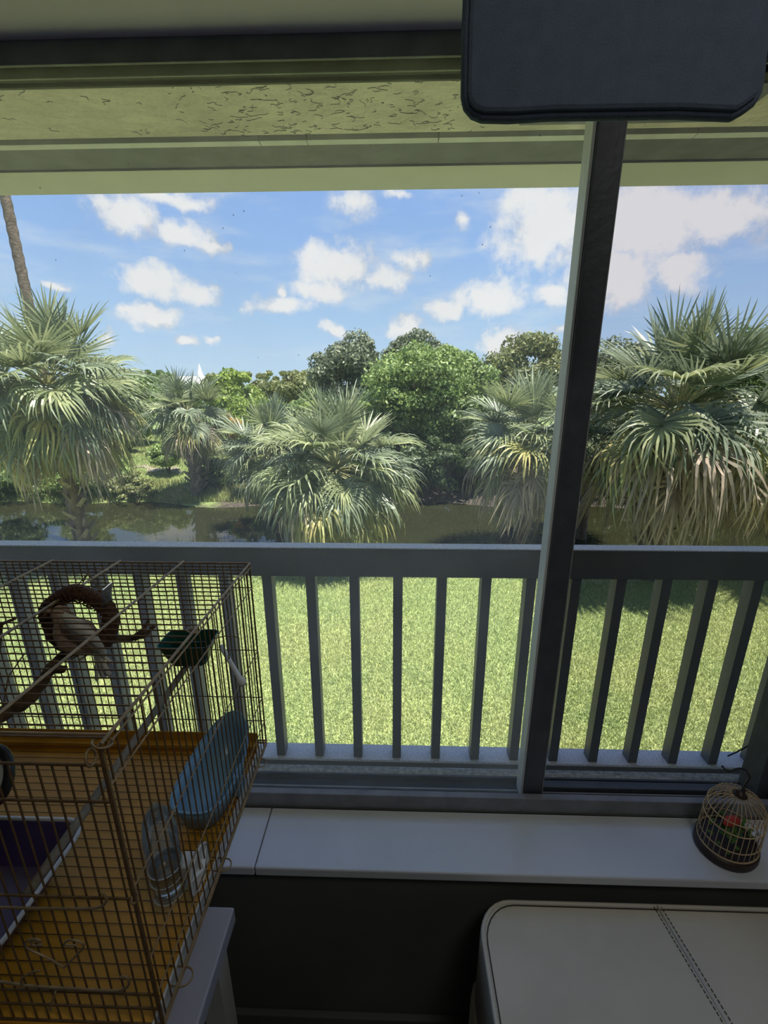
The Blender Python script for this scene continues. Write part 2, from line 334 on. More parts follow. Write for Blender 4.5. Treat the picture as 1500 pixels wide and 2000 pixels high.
# window
win = link('window_1', None); struct(win, 'sliding window with dusty glass at left and insect screen at right')
def wbox(n, m, *b, bevel=.0015): return MB().box(*b).build(n, m, win, bevel=bevel)
wx0, wx1 = -1.9, .875
wbox('front_flange', 'alu', wx0, .862, .785, .800, .55, .589)
wbox('bottom_track', 'alu_black', wx0, wx1, .800, .868, .55, .553)
wbox('track_ridge', 'ridge', wx0, .300, .826, .830, .553, .566)
wbox('track_ridge', 'alu', .300, wx1, .826, .829, .553, .563)
wbox('track_ridge', 'alu_dark', wx0, wx1, .862, .868, .553, .566)
wbox('head_face', 'alu', wx0, wx1, .800, .806, 1.962, 1.992)
wbox('head_track', 'alu_black', wx0, wx1, .806, .872, 1.975, 1.992)
wbox('head_ridge', 'ridge', wx0, wx1, .826, .830, 1.9595, 1.975)
wbox('head_ridge', 'alu_dark', wx0, wx1, .866, .872, 1.9700, 1.975)
wbox('right_jamb', 'alu_dark', .842, .875, .815, .868, .566, 1.975)
wbox('left_jamb', 'alu_dark', wx0, wx0 + .04, .802, .868, .566, 1.975)
# left sash with glass, right sash with screen; the stiles overlap at the middle
sash = wbox('sash_stile', 'alu_dark', .302, .345, .804, .832, .562, 1.972)
wbox('sash_edge', 'sash_lit_side', .297, .3025, .809, .846, .562, 1.972)
wbox('sash_stile', 'alu_dark', .318, .352, .838, .860, .560, 1.972)
wbox('sash_edge', 'ridge', .343, .3455, .8025, .806, .562, 1.972)
wbox('sash_rail', 'alu_dark', wx0 + .04, .302, .812, .826, .554, .562)
wbox('sash_rail', 'alu_dark', .345, .842, .838, .858, .554, .566)
wbox('sash_rail', 'alu_black', .345, .842, .838, .858, 1.955, 1.972)
def pane(n, m, x0, x1, y, z0, z1):
    return MB().add([(x0, y, z0), (x1, y, z0), (x1, y, z1), (x0, y, z1)], [(0, 1, 2, 3)]).build(n, m, win)
pane('glass_pane', 'glass', wx0 + .04, .297, .8125, .562, 1.974)
pane('insect_screen', 'screen', .352, .842, .85, .566, 1.957)

cl = thing('fill_light', 'added round white fill light overhead, out of view', 'fill light', (.45, -.2, 2.45))  # unseen light added to brighten the room, no known fixture
MB().lathe([(.22, -.05), (.24, -.02), (.24, 0)], 32).build('fill_disc', 'white', cl, smooth=True)
ld = bpy.data.lights.new('fill_light_lamp', 'AREA'); ld.shape = 'DISK'; ld.size = .44; ld.energy = 4; ld.color = (1, .96, .9)
lo_ = bpy.data.objects.new('lamp', ld); COL.objects.link(lo_); lo_.parent = cl; lo_.location = (0, 0, -.06)

# balcony outside: curb, soffit beam and its strips
o = MB().box(-3, 2.6, .868, 1.275, -.3, .2).build('balcony_curb', 'ledge', bevel=.004); struct(o, 'rough stucco ledge outside the window')
o = MB().box(-3, 2.6, .86, .868, .2, .55).build('wall_outer', 'ledge'); struct(o, 'outer wall face below the window')
bx = [('stucco_beam', 'stucco', .88, 1.083, 2.0, 2.2), ('grey_gap', 'grey_channel', 1.083, 1.103, 2.012, 2.2), ('white_strip', 'white_strip', 1.103, 1.123, 1.999, 2.2),
      ('grey_channel', 'grey_channel', 1.123, 1.229, 2.004, 2.2), ('pale_panel', 'green_panel', 1.229, 1.357, 2.0, 2.2)]
eave = link('balcony_beam', None); struct(eave, 'stucco and metal beam over the balcony')
for n, mm, y0, y1, z0, z1 in bx:
    if n == 'white_strip':
        for a, b in ((-3, -.297), (-.295, -.195), (-.193, .085), (.087, .62), (.622, 2.6)): MB().box(a, b, y0, y1, z0, z1).build(n, mm, eave)
    else: MB().box(-3, 2.6, y0, y1, z0, z1).build(n, mm, eave)
o = MB().box(-3, 2.6, .88, 1.50, 2.2, 2.6).build('roof_slab', 'plaster'); struct(o, 'building roof slab above the balcony')
for a, b in ((-14, -2.52), (1.72, 14)):
    o = MB().box(a, b, -3.6, .868, -3.5, 2.6).build('wall_facade', 'plaster'); struct(o, 'neighbouring facade of the building')
o = MB().box(-14, 14, -3.6, 1.55, 2.605, 5.5).build('wall_upper', 'plaster'); struct(o, 'storey above the balcony')
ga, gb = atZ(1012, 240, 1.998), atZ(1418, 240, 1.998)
MB().box(ga.x, gb.x, .93, 1.045, 1.990, 2.001).build('panel_shade_slab', 'grey_channel', eave, bevel=.002)  # added dark slab stands in for the hanging panel's shadow on the beam
# cracks in the stucco: raised thin lips
cr = MB()
for k in range(210):
    x = random.uniform(-.42, .10) if k % 4 else random.uniform(-.8, .3); y = random.uniform(.90, 1.075)
    L_ = random.uniform(.006, .045); a = random.gauss(0, .5); p = [Vector((x, y, 1.9995))]
    for j in range(6):
        a += random.gauss(0, .9); p.append(p[-1] + Vector((math.cos(a) * L_ / 6, math.sin(a) * L_ / 9, 0)))
    cr.tube(p, .00042, 4)
c_ = cr.build('peeling_cracks', 'grey_channel', eave); c_['kind'] = 'stuff'

# railing
rl = thing('balcony_railing', 'grey painted metal railing with square balusters on the balcony', 'railing', (0, 1.22, .2))
def rpart(n, m, x0, x1, y0, y1, z0, z1, bevel=.002):
    return MB().box(x0, x1, y0 - 1.22, y1 - 1.22, z0 - .2, z1 - .2).build(n, m, rl, bevel=bevel)
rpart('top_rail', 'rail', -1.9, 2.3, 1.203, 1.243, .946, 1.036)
rpart('top_rail_cap', 'rail_top_lit', -1.9, 2.3, 1.201, 1.245, 1.036, 1.040)
rpart('bottom_rail', 'rail_top_lit', -1.9, 2.3, 1.200, 1.268, .256, .264, .001)
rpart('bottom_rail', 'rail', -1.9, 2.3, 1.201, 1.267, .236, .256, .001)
bal = MB().box(-.0145, .0145, -.019, .019, 0, .682).mesh('baluster', 'rail')
bvl = None
for k in range(-14, 17):
    o = link('baluster', bal, rl, (.0075 + .1335 * k, .01, .064))
for x in (-1.85, 2.25): rpart('post', 'rail', x, x + .04, 1.205, 1.245, .2, .946)
# cable outside at right
o = MB().tube(spline([atY(1421, 1477, 1.1), atY(1452, 1462, 1.1), atY(1476, 1444, 1.08), atY(1490, 1415, 1.05), atY(1500, 1380, 1.0), atY(1512, 1300, .95), atY(1520, 1200, .9)]), .0022, 6).build('cable', 'cable', smooth=True)
tag(o, 'thin dark cable dangling outside the window at lower right', 'cable')

# ------------------------------------------------------------------ outdoors: ground and water
def gz_far(x, y):
    s = 19.9 + .35 * math.sin(x * .9) + .3 * math.sin(x * .37 + 1)
    t = (y - s)
    if t < -1: return -4.9
    if t < 0: return -4.06 + .8 * t
    if t < 5: return -4.06 + .95 * (t / 5) ** .8
    return -3.11 + .02 * min(t - 5, 40)
def gz_near(x, y):
    e = 10.75 + .15 * math.sin(x * .8)
    if y < e: return -3.5
    return -3.5 - .8 * (y - e) if y < e + 1.6 else -4.8
def grid(name, xs, ys, fz, m):
    v = [(x, y, fz(x, y)) for y in ys for x in xs]; n = len(xs)
    f = [(j * n + i, j * n + i + 1, (j + 1) * n + i + 1, (j + 1) * n + i) for j in range(len(ys) - 1) for i in range(n - 1)]
    return MB().add(v, f).build(name, m, smooth=True)
struct(grid('lawn_ground', [x for x in np.linspace(-30, 34, 130)], [1.4, 3, 5, 7, 9, 10] + list(np.linspace(10.3, 12.6, 24)), gz_near, 'lawn'), 'mown green lawn between building and canal')
struct(grid('far_bank', [x for x in np.linspace(-90, 90, 240)], list(np.linspace(18.5, 28, 50)) + [32, 38, 45, 60, 90, 140, 260], gz_far, 'bank'), 'grassy far bank of the canal with leaf litter')
o = MB().add([(-90, 10.5, -4.0), (90, 10.5, -4.0), (90, 22, -4.0), (-90, 22, -4.0)], [(0, 1, 2, 3)]).build('canal_water', 'water'); struct(o, 'dark reflective canal water')
# lower storey of the building
o = MB().box(-2.5, 1.7, -3.4, .868, -3.5, -.32).build('wall_lower', 'plaster'); struct(o, 'lower storey wall of the building')

def npmesh(name, V, Fc, m, parent=None, per=3):
    me = bpy.data.meshes.new(name); nv = len(V); nf = len(Fc)
    me.vertices.add(nv); me.vertices.foreach_set('co', V.astype(np.float32).ravel())
    me.loops.add(nf * per); me.loops.foreach_set('vertex_index', Fc.astype(np.int32).ravel())
    me.polygons.add(nf); me.polygons.foreach_set('loop_start', np.arange(0, nf * per, per, dtype=np.int32))
    me.polygons.foreach_set('loop_total', np.full(nf, per, dtype=np.int32)); me.update(calc_edges=True); me.materials.append(M[m])
    return me
# grass blades
n = 330000
yy = 4.0 + 6.95 * np.random.rand(n) ** .9; xx = (np.random.rand(n) * 2 - 1) * (yy * 1.02 + .6); 
zz = np.full(n, -3.5); hgt = .035 + .045 * np.random.rand(n); wd = .006 + .006 * np.random.rand(n)
an = np.random.rand(n) * 2 * PI; lx = np.random.randn(n) * .028; ly = np.random.randn(n) * .028
V = np.empty((n, 3, 3)); V[:, 0] = np.stack([xx - np.cos(an) * wd, yy - np.sin(an) * wd, zz], 1); V[:, 1] = np.stack([xx + np.cos(an) * wd, yy + np.sin(an) * wd, zz], 1)
V[:, 2] = np.stack([xx + lx, yy + ly, zz + hgt], 1)
me = npmesh('grass', V.reshape(-1, 3), np.arange(n * 3).reshape(-1, 3), 'grass_blade')
tag(link('grass', me), 'bright green mown grass blades covering the lawn', 'grass', kind='stuff')

# ------------------------------------------------------------------ palms
def frond_mesh(name, elev, leafmat, Lp=.95, L0=.95, nl=48, droop=.9, seed=0, stiff=.5, curve=.6, hang=.5):
    rnd = random.Random(seed); b = MB(); pet = []
    p = Vector((0, .05, 0)); e = elev
    for i in range(7):
        pet.append(p.copy()); p = p + Vector((0, math.cos(e), math.sin(e))) * (Lp / 6); e -= curve / 6 * math.cos(e)
    e = max(e, -PI / 2 + .05)
    d = Vector((0, math.cos(e), math.sin(e))); hub = pet[-1]; s = Vector((1, 0, 0)); nrm = s.cross(d)
    if nrm.z < 0: nrm = -nrm
    lv = []; lf = []
    G = Vector((0, 0, -1))
    for i in range(nl):
        a = (i / (nl - 1) * 2 - 1); phi = a * math.radians(118) + rnd.gauss(0, .03)
        Ll = L0 * (1.08 - .38 * abs(a) ** 1.6) * rnd.uniform(.85, 1.08)
        st = hub + d * (.20 * (1 - abs(a)) ** 1.0)
        dr = (d * math.cos(phi) + s * math.sin(phi) + nrm * (.12 + .30 * abs(math.sin(phi)))).normalized()
        q = st; w0 = .025; segs = 7; tf = (.72 - .36 * hang) * rnd.uniform(.8, 1.2); kk = (.04 + .5 * hang) * rnd.uniform(.7, 1.3)
        side = (dr.cross(nrm)).normalized()
        o0 = len(lv); tw_ = rnd.gauss(0, .16)
        for k in range(segs + 1):
            t = k / segs; w = w0 * (.55 + 1.0 * t if t < .35 else .9 * (1 - (t - .35) / .65) ** .7 + .02)
            tw = side * w + nrm * (w * .5 * (1 if i % 2 else -1))
            lv += [q - tw, q + tw]
            if t > tf: dr = (dr * (1 - kk) + (G + side * tw_) * kk).normalized()
            else: dr = (dr + G * .03 * hang).normalized()
            q = q + dr * (Ll / segs)
        for k in range(segs): lf.append((o0 + 2 * k, o0 + 2 * k + 1, o0 + 2 * k + 3, o0 + 2 * k + 2))
    b.tube(pet, [.022, .019, .017, .015, .013, .012, .010], 5)
    n0 = len(b.f); b.add(lv, lf)
    me = b.mesh(name, 'petiole'); me.materials.append(M[leafmat])
    mi = [0] * n0 + [1] * (len(b.f) - n0); me.polygons.foreach_set('material_index', mi); return me
R_ = math.radians
FR = {}
for lm in ('palm_green', 'palm_blue', 'palm_yellow', 'palm_tan'):
    for ei, el in enumerate((78, 55, 32, 10, -15, -40, -62)):
        if lm == 'palm_tan' and el > 0: continue
        if lm == 'palm_yellow' and el > 32: continue
        for sdd in range(3):
            dry = lm == 'palm_tan'
            FR[(lm, ei, sdd)] = frond_mesh('frond', R_(el), lm, nl=30 if dry else 36, seed=ei * 10 + sdd * 3 + len(lm), curve=.35 + .2 * sdd, L0=1.15 if dry else (.92, .98, 1.02, 1.05, 1.05, 1.05, 1.05)[ei] * (1, .88, 1.1)[sdd], Lp=(.95, 1.15, .75)[sdd], hang=(.02, .12, .42, .7, .9, 1, 1)[ei] if not dry else 1.15)
def trunk_mb(x0, y0, z0, x1, y1, z1, r0, r1, n=12, rings=26):
    pts = []; rs = []
    for i in range(rings):
        t = i / (rings - 1); pts.append((x0 + (x1 - x0) * t, y0 + (y1 - y0) * t, z0 + (z1 - z0) * t)); rs.append((r0 + (r1 - r0) * t) * (1 + (.07 if i % 2 else -.05)))
    return MB().tube(pts, rs, n)
def palm(u, v, Y, rpx, label, base=None, n=60, mats=('palm_green',), dry=10, seed=1, boots=0, lean=(0, 0), r=.15, yellow=6, tipz=None):
    rnd = random.Random(seed); c = atY(u, v, Y); depth = (c - EYE).dot(_f); Rm = rpx * depth / F; s = Rm / 2.05; n = int(n * 1.15); yellow = int(yellow * 1.4); dry = int(dry * 1.5)
    gz = (gz_near(c.x, Y) if Y < 16 else gz_far(c.x, Y)) - .1
    if Y < 16: gz = max(gz, -4.4)
    t = thing('cabbage_palm', label, 'palm tree', (c.x - lean[0], c.y - lean[1], gz), group='cabbage palms along the canal')
    H = c.z - .25 * s - gz
    trunk_mb(0, 0, 0, lean[0], lean[1], H, r * 1.15, r).build('trunk', 'trunk', t, smooth=True)
    if boots:
        bt = MB().add([(-.05, 0, 0), (.05, 0, 0), (.035, .09, .26), (-.035, .09, .26), (-.05, -.03, 0), (.05, -.03, 0), (.03, .06, .28), (-.03, .06, .28)], [(0, 1, 2, 3), (5, 4, 7, 6), (0, 4, 5, 1), (3, 2, 6, 7), (0, 3, 7, 4), (1, 5, 6, 2)]).mesh('leaf_base', 'boot')
        for i in range(boots):
            zz_ = .25 + (H - .4) * i / boots; a = i * 2.4; tt = zz_ / H
            o = link('leaf_base', bt, t, (lean[0] * tt - math.sin(a) * r, lean[1] * tt + math.cos(a) * r, zz_), a, 1.35 * r / .15 if r < .2 else 1.5); o.rotation_euler = (-.22, (.55 if i % 2 else -.55), a)
    els = (78, 55, 32, 10, -15, -40, -62)
    for i in range(n):
        q = (i + .5) / n; a = i * 2.39996 + rnd.gauss(0, .15)
        ei = min(6, int(q ** .72 * 7)); lm = mats[i % len(mats)]
        if i >= n - yellow - dry and ei >= 2: lm = 'palm_yellow'
        if i >= n - dry: lm = 'palm_tan'; ei = max(ei, 5) if i % 3 else 4
        if lm != 'palm_tan' and i > 3: ei = max(2 if lm == 'palm_yellow' else 0, min(6, ei + rnd.choice((-1, 0, 0, 0, 1))))
        me = FR[(lm, ei, rnd.randrange(3))]
        o = link('frond', me, t, (lean[0], lean[1], H + (.25 - .35 * q) * s), a, s * rnd.uniform(.88, 1.1) * (.82 if ei == 0 else .93 if ei == 1 else 1))
        o.rotation_euler = (rnd.gauss(0, .14), rnd.gauss(0, .2), a)
    return t
palm(655, 905, 12.2, 172, 'broad low palm standing alone just beyond the middle of the railing', n=100, mats=('palm_green', 'palm_green', 'palm_blue'), dry=8, seed=3, yellow=24)
palm(535, 872, 16, 118, 'bushy palm partly hidden behind the broad central palm', n=60, mats=('palm_blue', 'palm_green'), dry=6, seed=4)
palm(366, 800, 20.8, 92, 'small round palm on the far bank with a dark trunk', n=58, mats=('palm_blue', 'palm_green'), dry=10, seed=5, boots=40, r=.26, yellow=7)
palm(92, 745, 12.0, 190, 'tall palm at left with a shaggy boot-covered trunk', n=98, mats=('palm_green', 'palm_green', 'palm_blue'), dry=11, seed=6, boots=46, lean=(-.25, .1), r=.15, yellow=24)
palm(-95, 725, 13.8, 150, 'palm crown at the left frame edge behind the tall left palm', n=44, mats=('palm_blue', 'palm_green'), dry=5, seed=22, yellow=6)
palm(1035, 850, 13.5, 158, 'palm with a grey dry skirt just left of the window mullion', n=72, mats=('palm_green', 'palm_blue'), dry=18, seed=7, yellow=10)
palm(1325, 790, 10.9, 232, 'largest dark palm seen through the insect screen', n=74, mats=('palm_blue', 'palm_green', 'palm_blue'), dry=24, seed=8, boots=40, r=.18, yellow=3)
palm(1590, 830, 11.4, 215, 'palm at the right edge beside the largest dark palm', n=64, mats=('palm_blue', 'palm_green'), dry=16, seed=9, boots=30, yellow=8)
palm(1165, 815, 15.5, 118, 'smaller palm behind the mullion, left of the largest dark palm', n=56, mats=('palm_blue',), dry=10, seed=12)
# tall bare trunk at upper left
tp = atY(35, 480, 14.5)
t = thing('royal_palm', 'tall slender palm trunk rising above the left palm to the eave', 'palm tree', (tp.x, tp.y, -4.0))
trunk_mb(0, 0, 0, -.1, 0, 15.5, .17, .12, 14, 90).build('trunk', 'trunk', t, smooth=True)
for i in range(26):
    link('frond', FR[('palm_green', i % 7, i % 2)], t, (-.1, 0, 15.4), i * 2.4, .9)
# feathery palm behind
def pinnate(u, v, Y, rpx, label):
    c = atY(u, v, Y); s = rpx * (c - EYE).dot(_f) / F; gz = gz_far(c.x, Y)
    t = thing('areca_palm', label, 'palm tree', (c.x, c.y, gz)); H = c.z - gz - .3 * s
    trunk_mb(0, 0, 0, 0, 0, H, .08, .07, 8, 10).build('trunk', 'trunk', t)
    fm = MB(); pth = []; p = Vector((0, 0, 0)); e = 1.25
    for i in range(14): pth.append(p.copy()); p = p + Vector((0, math.cos(e), math.sin(e))) * .1; e -= .13
    for i in range(2, 14):
        for sg in (-1, 1):
            for j in (0, .5):
                b0 = pth[i] if j == 0 else (pth[i] + pth[i - 1]) / 2; tip = b0 + Vector((sg * .32, .16, -.14)); fm.add([b0 + Vector((0, -.02, 0)), b0 + Vector((0, .02, 0)), tip], [(0, 1, 2)])
    me = fm.mesh('frond', 'leaf_lime')
    for i in range(20): link('frond', me, t, (0, 0, H), i * 2.4, s * (.7 + .3 * (i % 3) / 2))
pinnate(655, 800, 19, 62, 'feathery yellow-green palm rising behind the central palm')

# ------------------------------------------------------------------ broadleaf trees and shrubs
def leaf_cloud(name, c, rad, ncl, nper, size, m, parent, seed, flat=.0):
    rs = np.random.RandomState(seed)
    d = rs.randn(ncl, 3); d /= np.linalg.norm(d, axis=1)[:, None]; rr = .35 + .55 * rs.rand(ncl, 1) ** .5
    cc = d * rr * np.array(rad); cr_ = (.26 + .16 * rs.rand(ncl)) * min(rad) 
    k = ncl * nper; ci = np.repeat(np.arange(ncl), nper)
    e = rs.randn(k, 3); e /= np.linalg.norm(e, axis=1)[:, None]; e[:, 2] = np.where(e[:, 2] < -.55, -e[:, 2] * .6, e[:, 2])
    pos = cc[ci] + e * (cr_[ci] * (.72 + .4 * rs.rand(k)))[:, None] * np.array([1.15, 1.15, .85]) + np.array(c)
    nr = e + rs.randn(k, 3) * .55; nr /= np.linalg.norm(nr, axis=1)[:, None]
    t1 = np.cross(nr, rs.randn(k, 3)); t1 /= np.linalg.norm(t1, axis=1)[:, None]; t2 = np.cross(nr, t1)
    s = (size * (.6 + .8 * rs.rand(k)))[:, None]
    V = np.stack([pos - t1 * s, pos + t2 * s * .5, pos + t1 * s, pos - t2 * s * .5], 1)
    me = npmesh(name, V.reshape(-1, 3), np.arange(k * 4).reshape(-1, 4), m, per=4); o = link(name, me, parent); o['kind'] = 'stuff'; return o
NT = [0]
def tree(u, v, Y, ru, rv, m, label, name='tree', cat='tree', ncl=46, nper=260, size=.13, extra=(), trunk=True, core=True):
    NT[0] += 1; c = atY(u, v, Y); dp = (c - EYE).dot(_f); k = dp / F
    gz = gz_far(c.x, Y) if Y > 19 else (gz_near(c.x, Y) if Y < 13 else -4.0)
    t = thing(name, label, cat, (c.x, c.y, gz), group='trees across the canal' if cat == 'tree' else 'shrubs on the far bank')
    rad = (ru * k, max(ru, rv) * k * .8, rv * k); lc = (0, 0, c.z - gz)
    leaf_cloud('foliage', lc, rad, ncl, nper, size, m, t, NT[0] * 17)
    for j, (eu, ev, eru, erv) in enumerate(extra):
        ec = atY(eu, ev, Y); leaf_cloud('foliage', (ec.x - c.x, 0, ec.z - gz), (eru * k, eru * k * .8, erv * k), max(12, ncl // 2), nper, size, m, t, NT[0] * 31 + j)
    if trunk:
        H = lc[2]; rt = .05 * rad[0] + .04; b = MB()
        b.tube(spline([(0, 0, -.2), (.05, .03, H * .4), (0, 0, H)], 4), [rt] * 4 + [rt * .8] * 4 + [rt * .5], 8)
        for q in range(6):
            a = q * 1.1; b.tube([(0, 0, H * (.45 + .06 * q)), (math.cos(a) * rad[0] * .35, math.sin(a) * rad[1] * .35, H + rad[2] * .05), (math.cos(a) * rad[0] * .7, math.sin(a) * rad[1] * .7, H + rad[2] * (.35 - .1 * (q % 3)))], [rt * .5, rt * .3, rt * .12], 6)
        b.build('trunk', 'bark', t, smooth=True)
    else:
        b = MB()
        for q in range(5):
            a = q * 1.3; b.tube([(0, 0, -.1), (math.cos(a) * rad[0] * .3, math.sin(a) * rad[1] * .3, lc[2])], [.03, .015], 5)
        b.build('stem', 'bark', t)
    return t
tree(688, 738, 34, 78, 76, 'leaf_oak', 'grey-green oak behind the central palm, tallest at the skyline', ncl=60, nper=330, size=.14, extra=((650, 790, 40, 50),))
tree(815, 706, 44, 68, 48, 'leaf_oak', 'grey-green tree top behind the bright green tree', ncl=50, nper=280, size=.17)
tree(852, 692, 46, 22, 34, 'leaf_oak', 'spiky dark tree top poking highest behind the bright green tree', ncl=18, nper=160, size=.16)
tree(830, 775, 25, 125, 92, 'leaf_bright', 'large bright green leafy tree right of the central palm', ncl=90, nper=420, size=.10, extra=((900, 860, 65, 85), (890, 760, 70, 75)))
tree(472, 790, 34, 52, 62, 'leaf_lime', 'lime green bushy tree between the small palm and the central palm', ncl=50, nper=300, size=.14)
tree(583, 772, 48, 52, 42, 'leaf_olive', 'olive tree line left of the grey-green oak', nper=240, size=.2)
tree(525, 775, 62, 48, 32, 'leaf_olive', 'pale olive tree far behind the lime green bush', nper=200, size=.26)
tree(425, 765, 64, 45, 30, 'leaf_olive', 'far olive tree right of the small round palm', nper=200, size=.26)
tree(250, 795, 34, 58, 62, 'leaf_mid', 'green tree between the tall left palm and the small palm', ncl=50, nper=280, size=.15)
tree(335, 790, 42, 60, 50, 'leaf_mid', 'green tree directly behind the small round palm', nper=240, size=.18)
tree(290, 738, 80, 60, 12, 'leaf_mid', 'low far tree line beside the white roof', nper=160, size=.35)
tree(90, 800, 40, 110, 65, 'leaf_mid', 'green trees behind the tall left palm', nper=240, size=.18)
tree(1030, 745, 32, 85, 82, 'leaf_olive', 'olive tree behind the palm left of the mullion', ncl=60, nper=300, size=.14)
tree(1190, 770, 30, 80, 100, 'leaf_oak', 'grey tree behind the insect screen beside the mullion', ncl=50, nper=280, size=.14)
tree(1420, 770, 30, 140, 110, 'leaf_mid', 'wide green tree behind the largest dark palm', ncl=60, nper=300, size=.15)
tree(1620, 780, 28, 140, 120, 'leaf_mid', 'green tree beyond the right edge palm', nper=200, size=.16)
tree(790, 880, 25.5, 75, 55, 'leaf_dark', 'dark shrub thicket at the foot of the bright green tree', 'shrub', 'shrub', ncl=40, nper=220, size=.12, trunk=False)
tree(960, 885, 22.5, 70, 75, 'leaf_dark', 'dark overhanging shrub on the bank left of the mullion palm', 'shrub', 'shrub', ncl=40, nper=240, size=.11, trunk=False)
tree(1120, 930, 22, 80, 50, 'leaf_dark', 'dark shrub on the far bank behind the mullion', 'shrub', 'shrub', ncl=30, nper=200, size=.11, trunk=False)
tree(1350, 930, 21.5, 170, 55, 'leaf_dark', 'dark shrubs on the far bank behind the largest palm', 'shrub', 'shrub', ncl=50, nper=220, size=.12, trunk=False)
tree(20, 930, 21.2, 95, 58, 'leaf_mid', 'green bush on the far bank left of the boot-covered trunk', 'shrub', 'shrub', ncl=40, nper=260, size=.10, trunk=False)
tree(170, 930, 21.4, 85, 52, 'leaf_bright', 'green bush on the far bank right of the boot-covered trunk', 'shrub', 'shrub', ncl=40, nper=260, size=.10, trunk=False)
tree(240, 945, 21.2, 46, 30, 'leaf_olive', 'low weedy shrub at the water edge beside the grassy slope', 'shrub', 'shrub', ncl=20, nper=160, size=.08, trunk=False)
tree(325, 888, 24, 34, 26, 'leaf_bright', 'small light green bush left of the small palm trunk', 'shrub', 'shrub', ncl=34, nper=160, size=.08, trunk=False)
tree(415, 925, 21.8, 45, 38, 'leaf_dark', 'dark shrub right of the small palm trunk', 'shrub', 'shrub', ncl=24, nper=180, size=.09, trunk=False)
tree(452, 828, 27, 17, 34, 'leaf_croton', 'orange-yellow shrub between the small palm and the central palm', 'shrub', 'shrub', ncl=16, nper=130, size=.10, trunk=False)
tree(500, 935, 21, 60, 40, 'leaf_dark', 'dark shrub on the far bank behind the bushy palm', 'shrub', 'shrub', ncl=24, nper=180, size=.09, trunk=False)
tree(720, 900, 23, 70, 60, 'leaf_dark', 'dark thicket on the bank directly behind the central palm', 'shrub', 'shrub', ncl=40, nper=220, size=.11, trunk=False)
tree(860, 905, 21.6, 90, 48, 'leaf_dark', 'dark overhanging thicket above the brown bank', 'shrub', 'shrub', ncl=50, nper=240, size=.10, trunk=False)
tree(905, 835, 23.5, 62, 70, 'leaf_mid', 'mid-green tree at the right side of the bright green tree', ncl=50, nper=280, size=.10)
tree(745, 820, 27, 60, 60, 'leaf_mid', 'mid-green tree at the left side of the bright green tree', ncl=50, nper=260, size=.11)
tree(610, 815, 30, 60, 45, 'leaf_mid', 'mid-green tree above the central palm, below the olive tree line', ncl=40, nper=240, size=.13)
tree(505, 820, 30, 60, 45, 'leaf_lime', 'lime green shrub mass above the bushy palm', 'shrub', 'shrub', ncl=40, nper=240, size=.12, trunk=False)
tree(395, 855, 30, 60, 45, 'leaf_mid', 'green hedge mass behind the small palm trunk', 'shrub', 'shrub', ncl=40, nper=240, size=.12, trunk=False)
tree(228, 845, 30, 42, 42, 'leaf_dark', 'dark green shrub at the far edge of the grass, left of the small palm', 'shrub', 'shrub', ncl=30, nper=220, size=.12, trunk=False)
tree(560, 740, 90, 120, 14, 'leaf_olive', 'long low tree line on the horizon left of the grey-green oak', ncl=40, nper=160, size=.4, trunk=False)
tree(270, 960, 20.6, 60, 12, 'leaf_olive', 'fringe of low reeds along the far water edge', 'reeds', 'reeds', ncl=20, nper=150, size=.07, trunk=False)
n = 70000
yy = 20.0 + 22 * np.random.rand(n) ** 1.3; xx = -6.5 - np.random.rand(n) * (yy * 1.0 - 4)
zz = np.array([gz_far(a, b) for a, b in zip(xx, yy)]); ok = zz > -4.0; xx, yy, zz = xx[ok], yy[ok], zz[ok]; n = len(xx)
hgt = (.06 + .12 * np.random.rand(n)) * np.where(yy < 23, 1.8, 1); wd = .012 + .012 * np.random.rand(n); an = np.random.rand(n) * 2 * PI
V = np.empty((n, 3, 3)); V[:, 0] = np.stack([xx - np.cos(an) * wd, yy - np.sin(an) * wd, zz], 1); V[:, 1] = np.stack([xx + np.cos(an) * wd, yy + np.sin(an) * wd, zz], 1)
V[:, 2] = np.stack([xx + np.random.randn(n) * .05, yy + np.random.randn(n) * .05, zz + hgt], 1)
M['grass_far'] = mat('rough_grass', (.26, .33, .10), .6, 0, .6, trans=.3, island=.4, col2=(.36, .34, .15))
tag(link('rough_grass', npmesh('rough_grass', V.reshape(-1, 3), np.arange(n * 3).reshape(-1, 3), 'grass_far')), 'rough grass and weeds on the far bank at left', 'grass', kind='stuff')
# far white building
a = atY(212, 747, 95); b = atY(408, 747, 95)
hb = thing('far_building', 'long white-roofed building far behind the small palm', 'building', (a.x, 95, -3))
MB().box(0, b.x - a.x, 0, 12, 0, a.z + 2.0).build('wall', 'dim_wall', hb)
MB().add([(-1, -1, a.z + 2.0 ), (b.x - a.x + 1, -1, a.z + 2.0), (b.x - a.x + 1, 13, a.z + 2.0), (-1, 13, a.z + 2.0), (-1 + 4, 6, a.z + 4.3), (b.x - a.x - 3, 6, a.z + 4.3)], [(0, 1, 5, 4), (1, 2, 5), (2, 3, 4, 5), (3, 0, 4), (0, 3, 2, 1)]).build('roof', 'roof_white', hb)
sp = atY(390, 722, 100); MB().lathe([(.9, 0), (.7, sp.z + 1.6), (.05, sp.z + 4.2)], 8, (sp.x - a.x, 5, 0)).build('spire', 'roof_white', hb)
